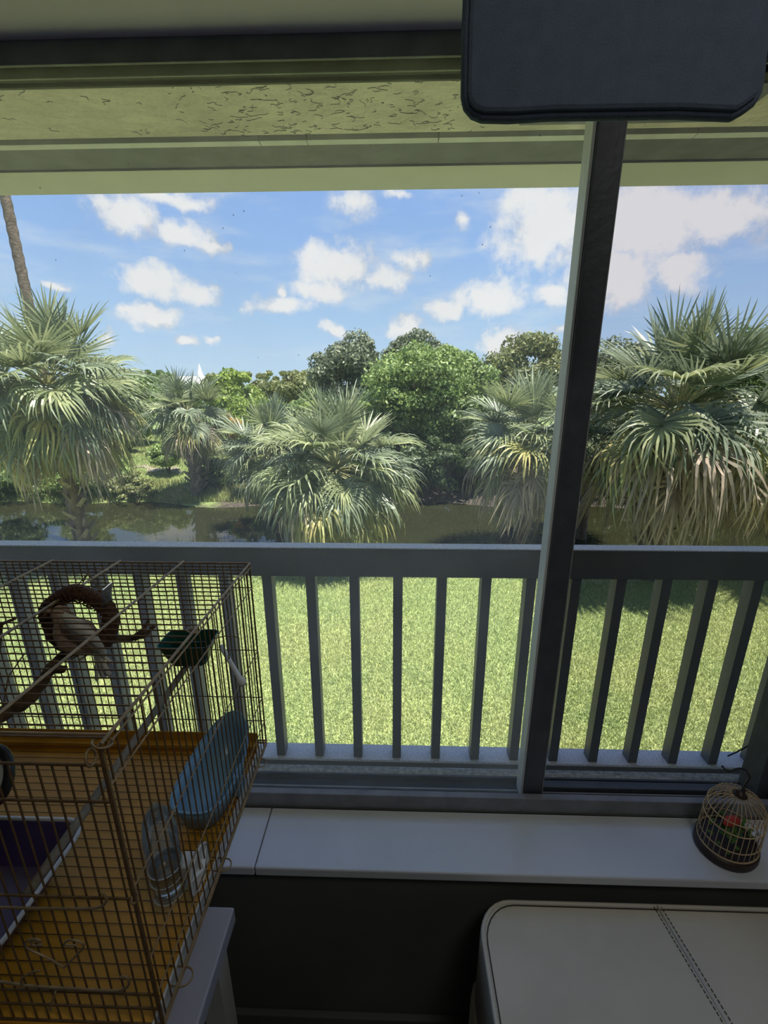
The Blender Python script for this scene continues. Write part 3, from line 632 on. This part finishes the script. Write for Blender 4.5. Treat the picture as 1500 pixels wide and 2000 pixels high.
# sandy path strip and reeds on the far bank
p0 = atZ(262, 912, -3.1); p1 = atZ(360, 916, -3.1)
pv = []; pf = []
for i in range(12):
    t_ = i / 11; x = p0.x + (p1.x - p0.x) * t_; y = p0.y + (p1.y - p0.y) * t_ + .3 * math.sin(i); w = .28 + .12 * math.sin(i * 1.7)
    pv += [(x, y - w, gz_far(x, y - w) + .03), (x, y + w, gz_far(x, y + w) + .03)]
pf = [(2 * i, 2 * i + 2, 2 * i + 3, 2 * i + 1) for i in range(11)]
M['sand'] = mat('dry_sand', (.36, .31, .23), .9, .3, 3, .3, 10)
struct(MB().add(pv, pf).build('sandy_path', 'sand'), 'pale sandy strip across the grassy far bank')

# ------------------------------------------------------------------ interior: bird cage
CX0, CX1, CY0, CY1, CZ0, CZ1 = -.905, -.281, .33, .77, .748, 1.172
cage = thing('bird_cage', 'large tarnished wire bird cage with orange tray on the white table', 'bird cage', (CX1, CY0, CZ0))
O = Vector((CX1, CY0, CZ0))
def cp(name, mb, m, **k): 
    mb.v = [tuple(Vector(p) - O) for p in mb.v]; return mb.build(name, m, cage, **k)
wr, rr = .0011, .0020
def wires(p_start, p_end, step, cnt, r=wr):
    a = Vector(p_start); b = Vector(p_end); me = MB().tube([(0, 0, 0), b - a], r, 5).mesh('wire', 'wire')
    for i in range(cnt): link('wire', me, cage, a + Vector(step) * i - O)
S = .0148
nx = int((CX1 - CX0) / S); ny = int((CY1 - CY0) / S)
wires((CX0, CY0 + .008, CZ1), (CX1, CY0 + .008, CZ1), (0, S, 0), ny)                       # top
wires((CX1 - .008, CY1, CZ0), (CX1 - .008, CY1, CZ1), (-S, 0, 0), nx)                      # back
wires((CX1 - .008, CY0, CZ0), (CX1 - .008, CY0, CZ1 - .024), (-S, 0, 0), nx)              # front
wires((CX1, CY0 + .008, CZ0), (CX1, CY0 + .008, CZ1), (0, S, 0), ny)                       # right
wires((CX0, CY0 + .008, CZ0), (CX0, CY0 + .008, CZ1), (0, S, 0), ny)                       # left
wires((CX0 + .01, CY0 + .02, CZ0 + .014), (CX1 - .01, CY0 + .02, CZ0 + .014), (0, S, 0), ny - 1, .0007)  # floor grate
def rod(a, b, r=rr, m='rod', n='frame_rod'): return cp(n, MB().tube([a, b], r, 6), m)
for x in (-.41, -.534, -.668, -.80): rod((x, CY0, CZ1 + .002), (x, CY1 + .003, CZ1 + .002))
for z in (1.121, .981, .867, .807): rod((CX1 + .001, CY0, z), (CX1 + .001, CY1, z), .0011); rod((CX0, CY1 - .001, z), (CX1, CY1 - .001, z), .0011, 'wire'); rod((CX0, CY0, z), (CX0, CY1, z), .0011, 'wire')
for z in (CZ1, CZ0, CZ0 + .006):
    rod((CX1 + .001, CY0, z), (CX1 + .001, CY1, z)); rod((CX0, CY1, z), (CX1, CY1, z)); rod((CX0, CY0, z), (CX0, CY1, z))
rod((CX1 + .002, CY0, CZ1 - .008), (CX1 + .002, CY1, CZ1 - .008), .0013)
for z in (CZ1 - .024, 1.102, .967, .808, .782, .752): rod((CX0, CY0 - .001, z), (CX1, CY0 - .001, z), .0016, 'wire')
rod((CX0, CY0 + .012, CZ1), (CX1, CY0 + .012, CZ1), .0016)
for x, y in ((CX0, CY0), (CX1, CY0), (CX0, CY1), (CX1, CY1)): rod((x, y, CZ0), (x, y, CZ1), .0017 if y > .5 else .0024, 'wire')
# ring loops at the joints
def loop(c, r, ax, m='rod', tr=.0013):
    c = Vector(c); ax = Vector(ax).normalized(); u = ax.orthogonal().normalized(); w = ax.cross(u)
    cp('joint_loop', MB().tube([c + (u * math.cos(i * PI / 6) + w * math.sin(i * PI / 6)) * r for i in range(12)], tr, 5, closed=True), m, smooth=True)
loop((CX1 - .002, CY0 + .006, CZ1 - .004), .009, (.3, .3, 1)); loop((CX1 - .002, CY0 + .20, CZ1), .007, (.3, .2, 1)); loop((CX1 - .01, CY0 - .002, CZ1 - .014), .008, (1, .2, .2))
loop((CX1, CY0, .967), .005, (1, 0, .2))
# outward clips on the right side near the base
def hook(y, z, r=.010):
    cp('tray_clip', MB().tube([(CX1 - .02, y + r, z)] + [(CX1 + .004 + r * 1.2 * math.sin(i * PI / 8), y + r * math.cos(i * PI / 8), z - .002) for i in range(9)] + [(CX1 - .012, y - r, z)], .0012, 5), 'rod', smooth=True)
for y in (.715, .515, .375): hook(y, .752)
# door with bent rods and heart latch on the front face
def fr(u, v, dy=-.004): return atY(u, v, CY0 + dy)
def bent(name, pts, r=.0015, m='rod', n=5): cp(name, MB().tube(spline(pts, n), r, 6), m, smooth=True)
bent('door_frame', [fr(-60, 1770), fr(60, 1774), fr(150, 1775), fr(190, 1773), fr(205, 1765), fr(208, 1755), fr(200, 1744)])
bent('door_frame', [fr(-60, 1908), fr(30, 1922), fr(45, 1925), fr(120, 1930), fr(220, 1935), fr(245, 1930), fr(252, 1920), fr(248, 1909), fr(234, 1909)])
bent('door_frame', [fr(44, 1925), fr(42, 1912), fr(60, 1900), fr(78, 1896)], .0011)
bent('heart_latch', [fr(82, 1846), fr(66, 1847), (fr(60, 1842)), fr(62, 1838), fr(80, 1840), fr(70, 1834), fr(52, 1838), fr(50, 1848), fr(60, 1856), fr(95, 1872), fr(118, 1886), fr(127, 1888), fr(145, 1870), fr(162, 1852), fr(160, 1842), fr(140, 1836), fr(128, 1840), fr(128, 1846), fr(150, 1846)], .0012)
bent('door_hook', [fr(108, 1938), fr(102, 1955), fr(98, 1968), fr(100, 1974)], .0012)
# tray
TR = MB(); x0, x1, y0, y1, z0, z1 = CX0 + .012, CX1 - .012, CY0 - .004, CY1 - .014, CZ0 - .004, CZ0 + .002
tray = cp('tray', MB().box(x0, x1, y0, y1, CZ0 - .012, CZ0 + .003).box(x0, x1, y1 - .003, y1, CZ0 + .003, CZ0 + .040).box(x0, x1, y1 - .018, y1 - .003, CZ0 + .003, CZ0 + .020), 'orange', bevel=.0015)
cp('tray_lip', MB().box(x1, x1 + .003, y0, y1, CZ0 - .012, CZ0 + .007), 'white')
cp('tray_lip', MB().tube([(x0, y0 - .006, CZ0 - .002), (x1, y0 - .006, CZ0 - .002)], .006, 8), 'bamboo', smooth=True)
cp('base', MB().box(CX0 + .04, CX1 - .15, CY0 + .03, CY1 - .03, .5505, CZ0 - .012), 'white', bevel=.004)
# green hanging feeder
fc = Vector((-.377, .69, 1.035)); g = thing('seed_feeder', 'dark green plastic seed feeder hanging inside the cage at its right wall', 'feeder', fc)
g.rotation_euler = (0, 0, .05)
def tubbox(w0, d0, w1, d1, h, th, m, name, parent, z=0, seg=4, rad=.01):
    """open tub: bottom w0 x d0, rim w1 x d1"""
    def ring(w, d, z_, r):
        pts = []
        for cx, cy, a0 in ((w / 2 - r, d / 2 - r, 0), (-w / 2 + r, d / 2 - r, PI / 2), (-w / 2 + r, -d / 2 + r, PI), (w / 2 - r, -d / 2 + r, 1.5 * PI)):
            for i in range(seg + 1): a = a0 + PI / 2 * i / seg; pts.append((cx + r * math.cos(a), cy + r * math.sin(a), z_))
        return pts
    rings = [ring(w0, d0, z, rad), ring(w1, d1, z + h, rad * 1.3), ring(w1 - 2 * th, d1 - 2 * th, z + h, rad), ring(w0 - 2 * th, d0 - 2 * th, z + th, rad * .8)]
    n = len(rings[0]); v = sum(rings, []); f = []
    for k in range(3):
        for j in range(n): f.append((k * n + j, k * n + (j + 1) % n, (k + 1) * n + (j + 1) % n, (k + 1) * n + j))
    f.append(tuple(range(n - 1, -1, -1))); f.append(tuple(range(3 * n, 4 * n)))
    return MB().add(v, f).build(name, m, parent, smooth=False)
tubbox(.062, .035, .094, .062, .046, .002, 'green_feed', 'tub', g, -.024)
MB().box(-.03, .03, -.0008, .0008, -.018, .015).build('divider', 'green_feed', g)
MB().tube(spline([(.043, .0, .02), (.07, .0, .026), (.092, .0, .022)], 4), .001, 5).build('hanger', 'wire', g)
# pale perch stick beside the feeder
q0 = atY(432, 1262, .66); q1 = atY(472, 1332, .60)
o = MB().tube([q0, q0.lerp(q1, .5), q0.lerp(q1, .88), q1, q1 + (q1 - q0) * .08], [.0045, .004, .0045, .0075, .004], 8).build('perch_stub', 'white', smooth=True)
tag(o, 'short pale grey perch stub at the cage wall below the green feeder', 'perch')
# dowel perch from front to back
d0 = atY(52, 1748, CY0 + .006); d1 = atY(392, 1262, .745)
o = MB().tube([d0.lerp(d1, i / 8) for i in range(9)], .0055, 10).build('dowel_perch', 'dowel', smooth=True); tag(o, 'long grey-brown dowel perch running front to back in the cage', 'perch')
# driftwood branch
Yb = .60
br = thing('driftwood_branch', 'twisted brown driftwood branch perch below the wreath', 'branch', atY(-60, 1460, .5))
Ob = br.location.copy()
pts = [atY(-90, 1500, .50), atY(-30, 1425, .53), atY(15, 1388, .56), atY(48, 1372, .57), atY(72, 1345, .58), atY(98, 1308, .59), atY(122, 1283, .60), atY(158, 1268, .61), atY(205, 1252, .62), atY(245, 1247, .63), atY(278, 1243, .64), atY(301, 1222, .65)]
sp_ = spline(pts, 4); rad = [max(.003, .0125 - .0095 * (i / (len(sp_) - 1)) ** 1.3 + .0012 * math.sin(i * 1.9)) for i in range(len(sp_))]
MB().tube([p - Ob for p in sp_], rad, 9).build('limb', 'wood', br, smooth=True)
MB().tube([p - Ob for p in (atY(262, 1247, .63), atY(280, 1230, .635), atY(292, 1208, .64))], [.006, .004, .0015], 7).build('twig', 'wood', br, smooth=True)
MB().tube([p - Ob for p in (atY(-20, 1400, .55), atY(0, 1220, .57), atY(30, 1208, .57))], [.005, .004, .002], 7).build('twig', 'wood', br, smooth=True)
MB().tube([p - Ob for p in (atY(105, 1305, .59), atY(122, 1308, .58), atY(128, 1303, .575))], [.008, .006, .003], 7).build('twig', 'wood', br, smooth=True)
# wreath ring
wc = atY(156, 1212, .62); wt = thing('wreath_swing', 'brown woven wreath ring hanging inside the cage around the bird', 'bird toy', wc)
rng = random.Random(2); wp = []
for i in range(56):
    a = 2 * PI * i / 56; k = 1 + .04 * math.sin(5 * a) ; wp.append(Vector((.0515 * k * math.cos(a), .006 * math.sin(a), .0465 * k * math.sin(a))))
MB().tube(wp, [.0125 + rng.uniform(-.0012, .0012) for _ in wp], 10, closed=True).build('ring', 'wreath', wt, smooth=True)
wrap = MB()
for i in range(0, 400):
    a = 2 * PI * i / 400; b_ = a * 34; rr_ = .0132
    wrap.v.append(0) if False else None
wr_pts = []
for i in range(700):
    a = 2 * PI * i / 700; b_ = a * 44; k = 1 + .04 * math.sin(5 * a); r0 = .0124
    wr_pts.append(Vector(((.0515 * k + r0 * math.cos(b_)) * math.cos(a), r0 * math.sin(b_), (.0465 * k + r0 * math.cos(b_)) * math.sin(a))))
MB().tube(wr_pts, .0011, 4, closed=True).build('cord_wrap', 'wreath', wt, smooth=True)
MB().tube([(0.005, 0, .058), (.03, 0, .085), (.046, 0, .05)], .001, 5).build('hanging_wire', 'wire', wt)
MB().tube([wc * 0 + Vector((.03, 0, .085)), Vector((.03, 0, CZ1 - wc.z))] if CZ1 - wc.z > .09 else [Vector((.02, 0, .07)), Vector((.03, 0, .085))], .001, 5).build('hanging_wire', 'wire', wt)
MB().add([(.048, -.01, .030), (.066, -.01, .046), (.060, .008, .066), (.042, .008, .052), (.050, -.012, .030), (.068, -.012, .046), (.062, .006, .066), (.044, .006, .052)], [(0, 1, 2, 3), (7, 6, 5, 4), (0, 4, 5, 1), (1, 5, 6, 2), (2, 6, 7, 3), (3, 7, 4, 0)]).build('clear_clip', 'clearp', wt)
# bird
def bp(u, v, y=.595): return atY(u, v, y)
bo = bp(150, 1240); bird = thing('bird', 'pale cream bird with a long tail perched in the wreath ring', 'bird', bo)
body = spline([bp(112, 1183, .600), bp(116, 1193, .598), bp(124, 1208), bp(134, 1226), bp(148, 1240), bp(164, 1252), bp(178, 1263), bp(190, 1274)], 4)
kf = [.003, .0125, .0130, .0225, .0285, .0240, .0145, .006]
rads = []
for i in range(len(body)):
    t_ = i / 4; a = int(min(t_, 6.999)); rads.append(kf[a] + (kf[a + 1] - kf[a]) * (t_ - a))
MB().tube([p - bo for p in body], rads, 16).build('body', 'feather_shade', bird, smooth=True)
def feather(name, pts, ws, m='feather', th=.0012):
    pts = [Vector(p) for p in pts]; v = []; f = []; fw = _f
    for i, p in enumerate(pts):
        t_ = (pts[min(i + 1, len(pts) - 1)] - pts[max(i - 1, 0)]).normalized(); s_ = t_.cross(fw).normalized() * ws[i]; nn = s_.cross(t_).normalized() * th
        v += [p - s_, p + s_, p + nn * 2]
        v += [p - nn]
    for i in range(len(pts) - 1):
        a = 4 * i; b_ = a + 4
        f += [(a, a + 2, b_ + 2, b_), (a + 2, a + 1, b_ + 1, b_ + 2), (a + 1, a + 3, b_ + 3, b_ + 1), (a + 3, a, b_, b_ + 3)]
    f += [(0, 3, 1, 2), (4 * len(pts) - 4, 4 * len(pts) - 2, 4 * len(pts) - 3, 4 * len(pts) - 1)]
    return MB().add([Vector(p) - bo for p in v], f).build(name, m, bird, smooth=True)
feather('wing', [bp(124, 1200, .572), bp(140, 1216, .566), bp(160, 1232, .566), (bp(178, 1248, .570)), bp(196, 1264, .574), bp(206, 1278, .58)], [.004, .0125, .0145, .0115, .006, .001], th=.003)
feather('wing', [bp(116, 1205, .578), bp(130, 1225, .570), bp(150, 1243, .570), bp(170, 1256, .572), bp(186, 1268, .575)], [.004, .010, .011, .007, .001], 'feather_shade', th=.003)
for k, (u, v, w) in enumerate(((212, 1322, .0055), (203, 1326, .0055), (190, 1332, .003), (219, 1300, .003))):
    mu, mv = (188 + u) / 2, (1266 + v) / 2
    feather('tail_feather', [bp(182, 1262, .588), bp(mu, mv, .585), bp(u - 1, v - 5, .582), bp(u, v, .582)], [.003, w, w * 1.1, .001])
hd = body[4] - bo
MB().tube([hd + Vector((-.008, -.004, .004)), hd + Vector((-.016, -.008, .001)), hd + Vector((-.018, -.009, -.005))], [.0045, .003, .0008], 8).build('beak', 'beak', bird, smooth=True)
for sgn in (-1, 1): MB().lathe([(.0004, -.0016), (.0016, 0), (.0004, .0016)], 8, tuple(hd + Vector((-.004, -.0105 * 1 if sgn < 0 else .0105, .004)))).build('eye', 'black', bird)
for dx in (-.006, .008): MB().tube([Vector((dx, 0, -.02)), Vector((dx, 0, -.038)), Vector((dx - .006, -.008, -.040))], .0016, 6).build('foot', 'beak', bird)
# round black framed mirror at left edge
mc = atY(-30, 1522, .42); mir = thing('round_mirror', 'round black-framed mirror toy at the left edge of the cage', 'bird toy', mc); mir.rotation_euler = (-.6, 0, -.2)
MB().tube([(.036 * math.cos(i * PI / 12), 0, .036 * math.sin(i * PI / 12)) for i in range(24)], .006, 8, closed=True).build('frame', 'black', mir, smooth=True)
MB().add([(.034 * math.cos(i * PI / 12), -.001, .034 * math.sin(i * PI / 12)) for i in range(24)] + [(.034 * math.cos(i * PI / 12), .002, .034 * math.sin(i * PI / 12)) for i in range(24)], [tuple(range(24)), tuple(range(47, 23, -1))] + [(i, (i + 1) % 24, 24 + (i + 1) % 24, 24 + i) for i in range(24)]).build('glass', 'white', mir)
MB().tube([(0, 0, .04), (-.02, 0, .12), (-.03, .02, CZ1 - mc.z)], .001, 5).build('hanging_wire', 'wire', mir)
# purple basin
pb = thing('purple_basin', 'purple plastic basin with white rim on the cage floor at lower left', 'basin', (-.65, .43, CZ0 + .016))
tubbox(.24, .13, .31, .185, .062, .003, 'purple', 'tub', pb, 0, 5, .03)
rim = []
for cx, cy, a0 in ((.125, .062, 0), (-.125, .062, PI / 2), (-.125, -.062, PI), (.125, -.062, 1.5 * PI)):
    for i in range(6): a = a0 + PI / 2 * i / 5; rim.append((cx + .032 * math.cos(a), cy + .032 * math.sin(a), .063))
MB().tube(rim, .0035, 6, closed=True).build('rim', 'white', pb, smooth=True)
# blue bath
bb = thing('bird_bath', 'blue plastic bird bath tub on the orange cage floor', 'bird bath', (-.338, .645, CZ0 + .016)); bb.rotation_euler = (0, 0, -.02)
def egg(w, yb, yf, z, n=28):
    out = []
    for i in range(n):
        a = 2 * PI * i / n; y = math.sin(a); x = math.cos(a)
        yy_ = y * (yb if y > 0 else yf); xx_ = math.copysign(abs(x) ** (1.0 if y > 0 else .62), x) * w; 
        if y < 0: yy_ = -abs(y) ** .62 * yf
        out.append((xx_, yy_, z + (.028 * max(0, y) ** 2 if z > .02 else 0)))
    return out
rg = [egg(.038, .085, .082, 0), egg(.046, .098, .090, .03), egg(.052, .108, .098, .052), egg(.048, .104, .094, .052), egg(.042, .094, .086, .03), egg(.034, .078, .076, .004)]
v = sum(rg, []); n = 28; f = [(k * n + j, k * n + (j + 1) % n, (k + 1) * n + (j + 1) % n, (k + 1) * n + j) for k in range(5) for j in range(n)] + [tuple(range(n - 1, -1, -1)), tuple(range(5 * n, 6 * n))]
MB().add(v, f).build('tub', 'blue', bb, smooth=True)
MB().tube(egg(.0525, .108, .098, .0525), .0016, 6, closed=True).build('rim', 'blue', bb, smooth=True)
MB().box(.040, .052, -.02, .012, .0, .045).build('side_tab', 'blue', bb, bevel=.002)
# water bottle and star bracket
bl = atY(325, 1655, .45); bz0 = atY(328, 1738, .45).z; bz1 = atY(322, 1578, .45).z; hB = bz1 - bz0
wb = thing('water_bottle', 'clear plastic water bottle clipped inside the cage right wall', 'water bottle', (bl.x - .006, .45, bz0))
R0 = .0225
MB().lathe([(.001, 0), (R0 * .85, .0), (R0, .006), (R0, hB * .62), (R0 * 1.02, hB * .66), (R0 * .98, hB * .72), (R0 * .8, hB * .88), (R0 * .45, hB * .97), (R0 * .2, hB)], 28).build('shell', 'clearp', wb, smooth=True)
MB().lathe([(.001, .003), (R0 * .86, .003), (R0 * .94, .012), (R0 * .94, hB * .34), (.001, hB * .34)], 28).build('water', 'water_in', wb, smooth=True)
for zz_ in (.003, hB * .22, hB * .34): MB().tube([(R0 * 1.0 * math.cos(i * PI / 12), R0 * 1.0 * math.sin(i * PI / 12), zz_) for i in range(24)], .0009, 6, closed=True).build('ridge', 'white', wb, smooth=True)
MB().tube([(0, 0, hB * .98), (0, 0, hB + .006)], .004, 8).build('cap', 'clearp', wb)
_d0 = ray(386, 1696); sb = EYE + _d0 * ((CX1 - .006) / _d0.x); st = thing('star_bracket', 'white plastic bracket with star ribs holding the bottle to the cage wall', 'bracket', (CX1 - .006, sb.y, sb.z))
ov = [(0, .030 * math.cos(i * PI / 14), .030 * math.sin(i * PI / 14)) for i in range(28)]; ov2 = [(.003, y, z) for x, y, z in ov]
MB().add(ov + ov2, [tuple(range(28)), tuple(range(55, 27, -1))] + [(i, (i + 1) % 28, 28 + (i + 1) % 28, 28 + i) for i in range(28)]).build('plate', 'white', st)
MB().tube(ov2, .0018, 6, closed=True).build('plate_rim', 'white', st, smooth=True)
for k in range(5):
    a = k * 2 * PI / 5 + PI / 2; d_ = Vector((0, math.cos(a), math.sin(a))); pp = Vector((0, -math.sin(a), math.cos(a))) * .006
    MB().add([Vector((.003, 0, 0)) - pp, Vector((.003, 0, 0)) + pp, Vector((.003, 0, 0)) + d_ * .027, Vector((.011, 0, 0))], [(0, 1, 2), (0, 3, 1), (1, 3, 2), (2, 3, 0)]).build('star_rib', 'white', st)
MB().box(-.022, 0, -.012, .012, -.006, .018).build('arm', 'white', st, bevel=.002)

# table
tb = thing('side_table', 'white laminate table under the bird cage', 'table', (-.8, .3, 0))
MB().box(-.5, .498, -.42, .278, .515, .55).build('table_top', 'table', tb, bevel=.003)
leg = MB().box(-.02, .02, -.02, .02, 0, .515).mesh('leg', 'dim_wall')
for x in (-.47, .455): 
    for y in (-.38, .25): link('leg', leg, tb, (x, y, 0))

# ------------------------------------------------------------------ toy bird cage on the sill
tx, ty = .708, .717; tz = .5505
tc_ = thing('toy_bird_cage', 'small oval bamboo toy birdcage with black hook at the right end of the sill', 'ornament', (tx, ty, tz), .35)
RX, RY = .0585, .050
MB().lathe([(1.05, 0), (1.08, .006), (1.06, .018), (1.0, .021), (.001, .021)], 36, (0, 0, 0), RX, RY).build('base', 'darkwood', tc_, smooth=False)
def oval(z, k, r=.0011, n='hoop', m='bamboo'): MB().tube([(RX * k * math.cos(i * PI / 18), RY * k * math.sin(i * PI / 18), z) for i in range(36)], r, 6, closed=True).build(n, m, tc_, smooth=True)
oval(.023, 1.0, .0016); oval(.046, 1.0); oval(.088, .985, .0013); oval(.112, .93)
NB = 32
for i in range(NB):
    a = 2 * PI * i / NB; ca, sa = math.cos(a), math.sin(a)
    prof = [(1.0, .022), (1.0, .05), (.985, .088), (.93, .112), (.76, .131), (.5, .141), (.18, .143)]
    MB().tube([(RX * k * ca, RY * k * sa, z) for k, z in prof], .0008, 4).build('bar', 'bamboo', tc_, smooth=True)
MB().lathe([(.012, 0), (.013, .004), (.008, .009), (.004, .013), (.001, .014)], 16, (0, 0, .139)).build('cap', 'darkwood', tc_, smooth=True)
for s_ in (-1, 1): MB().add([(0, 0, .150), (.012 * s_, .004, .157), (.014 * s_, -.002, .148), (.003 * s_, -.006, .146)], [(0, 1, 2, 3)]).build('bow', 'darkwood', tc_)
_ri = Matrix.Rotation(-.35, 3, 'Z')
hk = [_ri @ (atY(u, v, .722) - Vector((tx, ty, tz))) for u, v in ((1440, 1540), (1456, 1532), (1464, 1519), (1459, 1507), (1448, 1501), (1437, 1502), (1428, 1506), (1419, 1505), (1411, 1497))]; hk[0] = Vector((0, 0, .150))
MB().tube(spline(hk, 5), [.0018] * 40 + [.0026], 6).build('hook', 'black', tc_, smooth=True)
MB().tube([(-.022, .0, .070), (-.008, .0, .074), (.010, 0, .070), (.030, .004, .060)], [.004, .010, .009, .002], 10).build('toy_bird', 'red', tc_, smooth=True)
lf = MB()
for i in range(70):
    a = random.uniform(0, 2 * PI); k = random.uniform(.1, .85); z = random.uniform(.024, .06); c0 = Vector((RX * k * math.cos(a), RY * k * math.sin(a), z)); d1_ = Vector((random.gauss(0, 1), random.gauss(0, 1), abs(random.gauss(0, 1)))).normalized() * .012; s1 = d1_.orthogonal().normalized() * .004
    lf.add([c0 - d1_ * .5, c0 + s1, c0 + d1_ * .5, c0 - s1], [(0, 1, 2, 3)])
o = lf.build('foliage', 'leafgreen', tc_); o['kind'] = 'stuff'

# ------------------------------------------------------------------ sofa corner
sf = thing('sofa', 'cream leather sofa corner with piping and a dark stitched seam', 'sofa', (.165, -.4, 0)); SO = Vector((.165, -.4, 0))
def sofa_top(x, y):
    return .5 + .010 * math.sin(min(1, (x - .165) / .3) * PI / 2) - .004 * math.sin(x * 17 + y * 9) * .5
bm = bmesh.new(); bmesh.ops.create_cube(bm, size=1)
X0, X1, Y0, Y1 = .165, 1.35, -.4, .636
for v in bm.verts: v.co = Vector(((X0 + X1) / 2 + v.co.x * (X1 - X0), (Y0 + Y1) / 2 + v.co.y * (Y1 - Y0), .40 + v.co.z * .20))
bmesh.ops.bevel(bm, geom=[e for e in bm.edges if abs(e.verts[0].co.z - e.verts[1].co.z) > .1], offset=.065, segments=8, affect='EDGES', profile=.5)
bmesh.ops.bevel(bm, geom=[e for e in bm.edges if e.verts[0].co.z > .49 and e.verts[1].co.z > .49 and len(e.link_faces) == 2 and e.calc_face_angle(0) > .5], offset=.012, segments=4, affect='EDGES', profile=.5)
top = [f_ for f_ in bm.faces if f_.normal.z > .9 and len(f_.verts) > 8]
bmesh.ops.translate(bm, verts=bm.verts, vec=-SO)
me = bpy.data.meshes.new('cushion'); bm.to_mesh(me); bm.free(); me.materials.append(M['leather']); me.shade_smooth()
o = link('cushion', me, sf); md = o.modifiers.new('b', 'WEIGHTED_NORMAL')
MB().box(X0 - .004 - SO.x, X1 + .03 - SO.x, Y0 - SO.y, Y1 - .012 - SO.y, .05, .31).build('side_panel', 'leather', sf, bevel=.03)
for x in (X0 + .05, X1 - .05):
    for y in (Y0 + .05, Y1 - .08): MB().box(x - .02 - SO.x, x + .02 - SO.x, y - .02 - SO.y, y + .02 - SO.y, 0, .06).build('foot', 'darkwood', sf)
def per(z, off):
    r = .065; pts = [(X0 + off, Y0, z), (X0 + off, .2, z), (X0 + off, Y1 - off - r, z)]
    for i in range(1, 8): a = PI - PI / 2 * i / 7; pts.append((X0 + off + r + r * math.cos(a), Y1 - off - r + r * math.sin(a), z))
    pts += [(.6, Y1 - off, z), (X1 - r, Y1 - off, z)]
    return [Vector(p) - SO for p in pts]
MB().tube(per(.4985, .004), .0042, 8).build('piping', 'piping', sf, smooth=True)
MB().tube(per(.5005, .0105), .0012, 5).build('piping_seam', 'thread', sf, smooth=True)
s0 = atZ(1283, 1769, .501); s1_ = atZ(1422, 2000, .501); ex = s0 + (s1_ - s0) * 3
dirv = (s1_ - s0).normalized(); sd_ = Vector((dirv.y, -dirv.x, 0))
MB().tube([s0 - SO, ex - SO], .0022, 6).build('seam', 'leather', sf, smooth=True)
for off in (-.007, .007):
    stb = MB(); k = 0
    while k * .007 < (ex - s0).length:
        a_ = s0 + dirv * (k * .007) + sd_ * off; stb.tube([a_ + Vector((0, 0, .0004)) - SO, a_ + dirv * .0045 + Vector((0, 0, .0004)) - SO], .0009, 4); k += 1
    o = stb.build('stitching', 'thread', sf); o['kind'] = 'stuff'

# ------------------------------------------------------------------ dark hanging panel at top right
YP = .52
px = [(918, -260), (915, 60), (913, 180), (917, 198), (928, 211), (946, 218), (1000, 219), (1080, 214), (1200, 212), (1330, 210), (1400, 213), (1440, 215), (1458, 204), (1480, 188), (1489, 172), (1493, 150), (1500, 90), (1512, 0), (1545, -260)]
pp = [atY(u, v, YP) for u, v in px]; n = len(pp); ztop = 2.45
pp[0].z = ztop; pp[-1].z = ztop; pp[0].x = pp[1].x; pp[-1].x = pp[-2].x + .01
po = Vector((.2, YP, 1.75)); hp = thing('hanging_panel', 'dark navy fabric panel with rounded corners hanging at top right', 'panel', po)
v = [p - po for p in pp] + [p - po + Vector((0, .018, 0)) for p in pp]
f = [tuple(range(n)), tuple(range(2 * n - 1, n - 1, -1))] + [(i, n + i, n + (i + 1) % n, (i + 1) % n) for i in range(n)]
MB().add(v, f).build('cloth', 'navy', hp, bevel=.004)
MB().tube([p - po + Vector((0, .009, 0)) for p in pp], .0055, 8).build('hem', 'navy', hp, smooth=True)
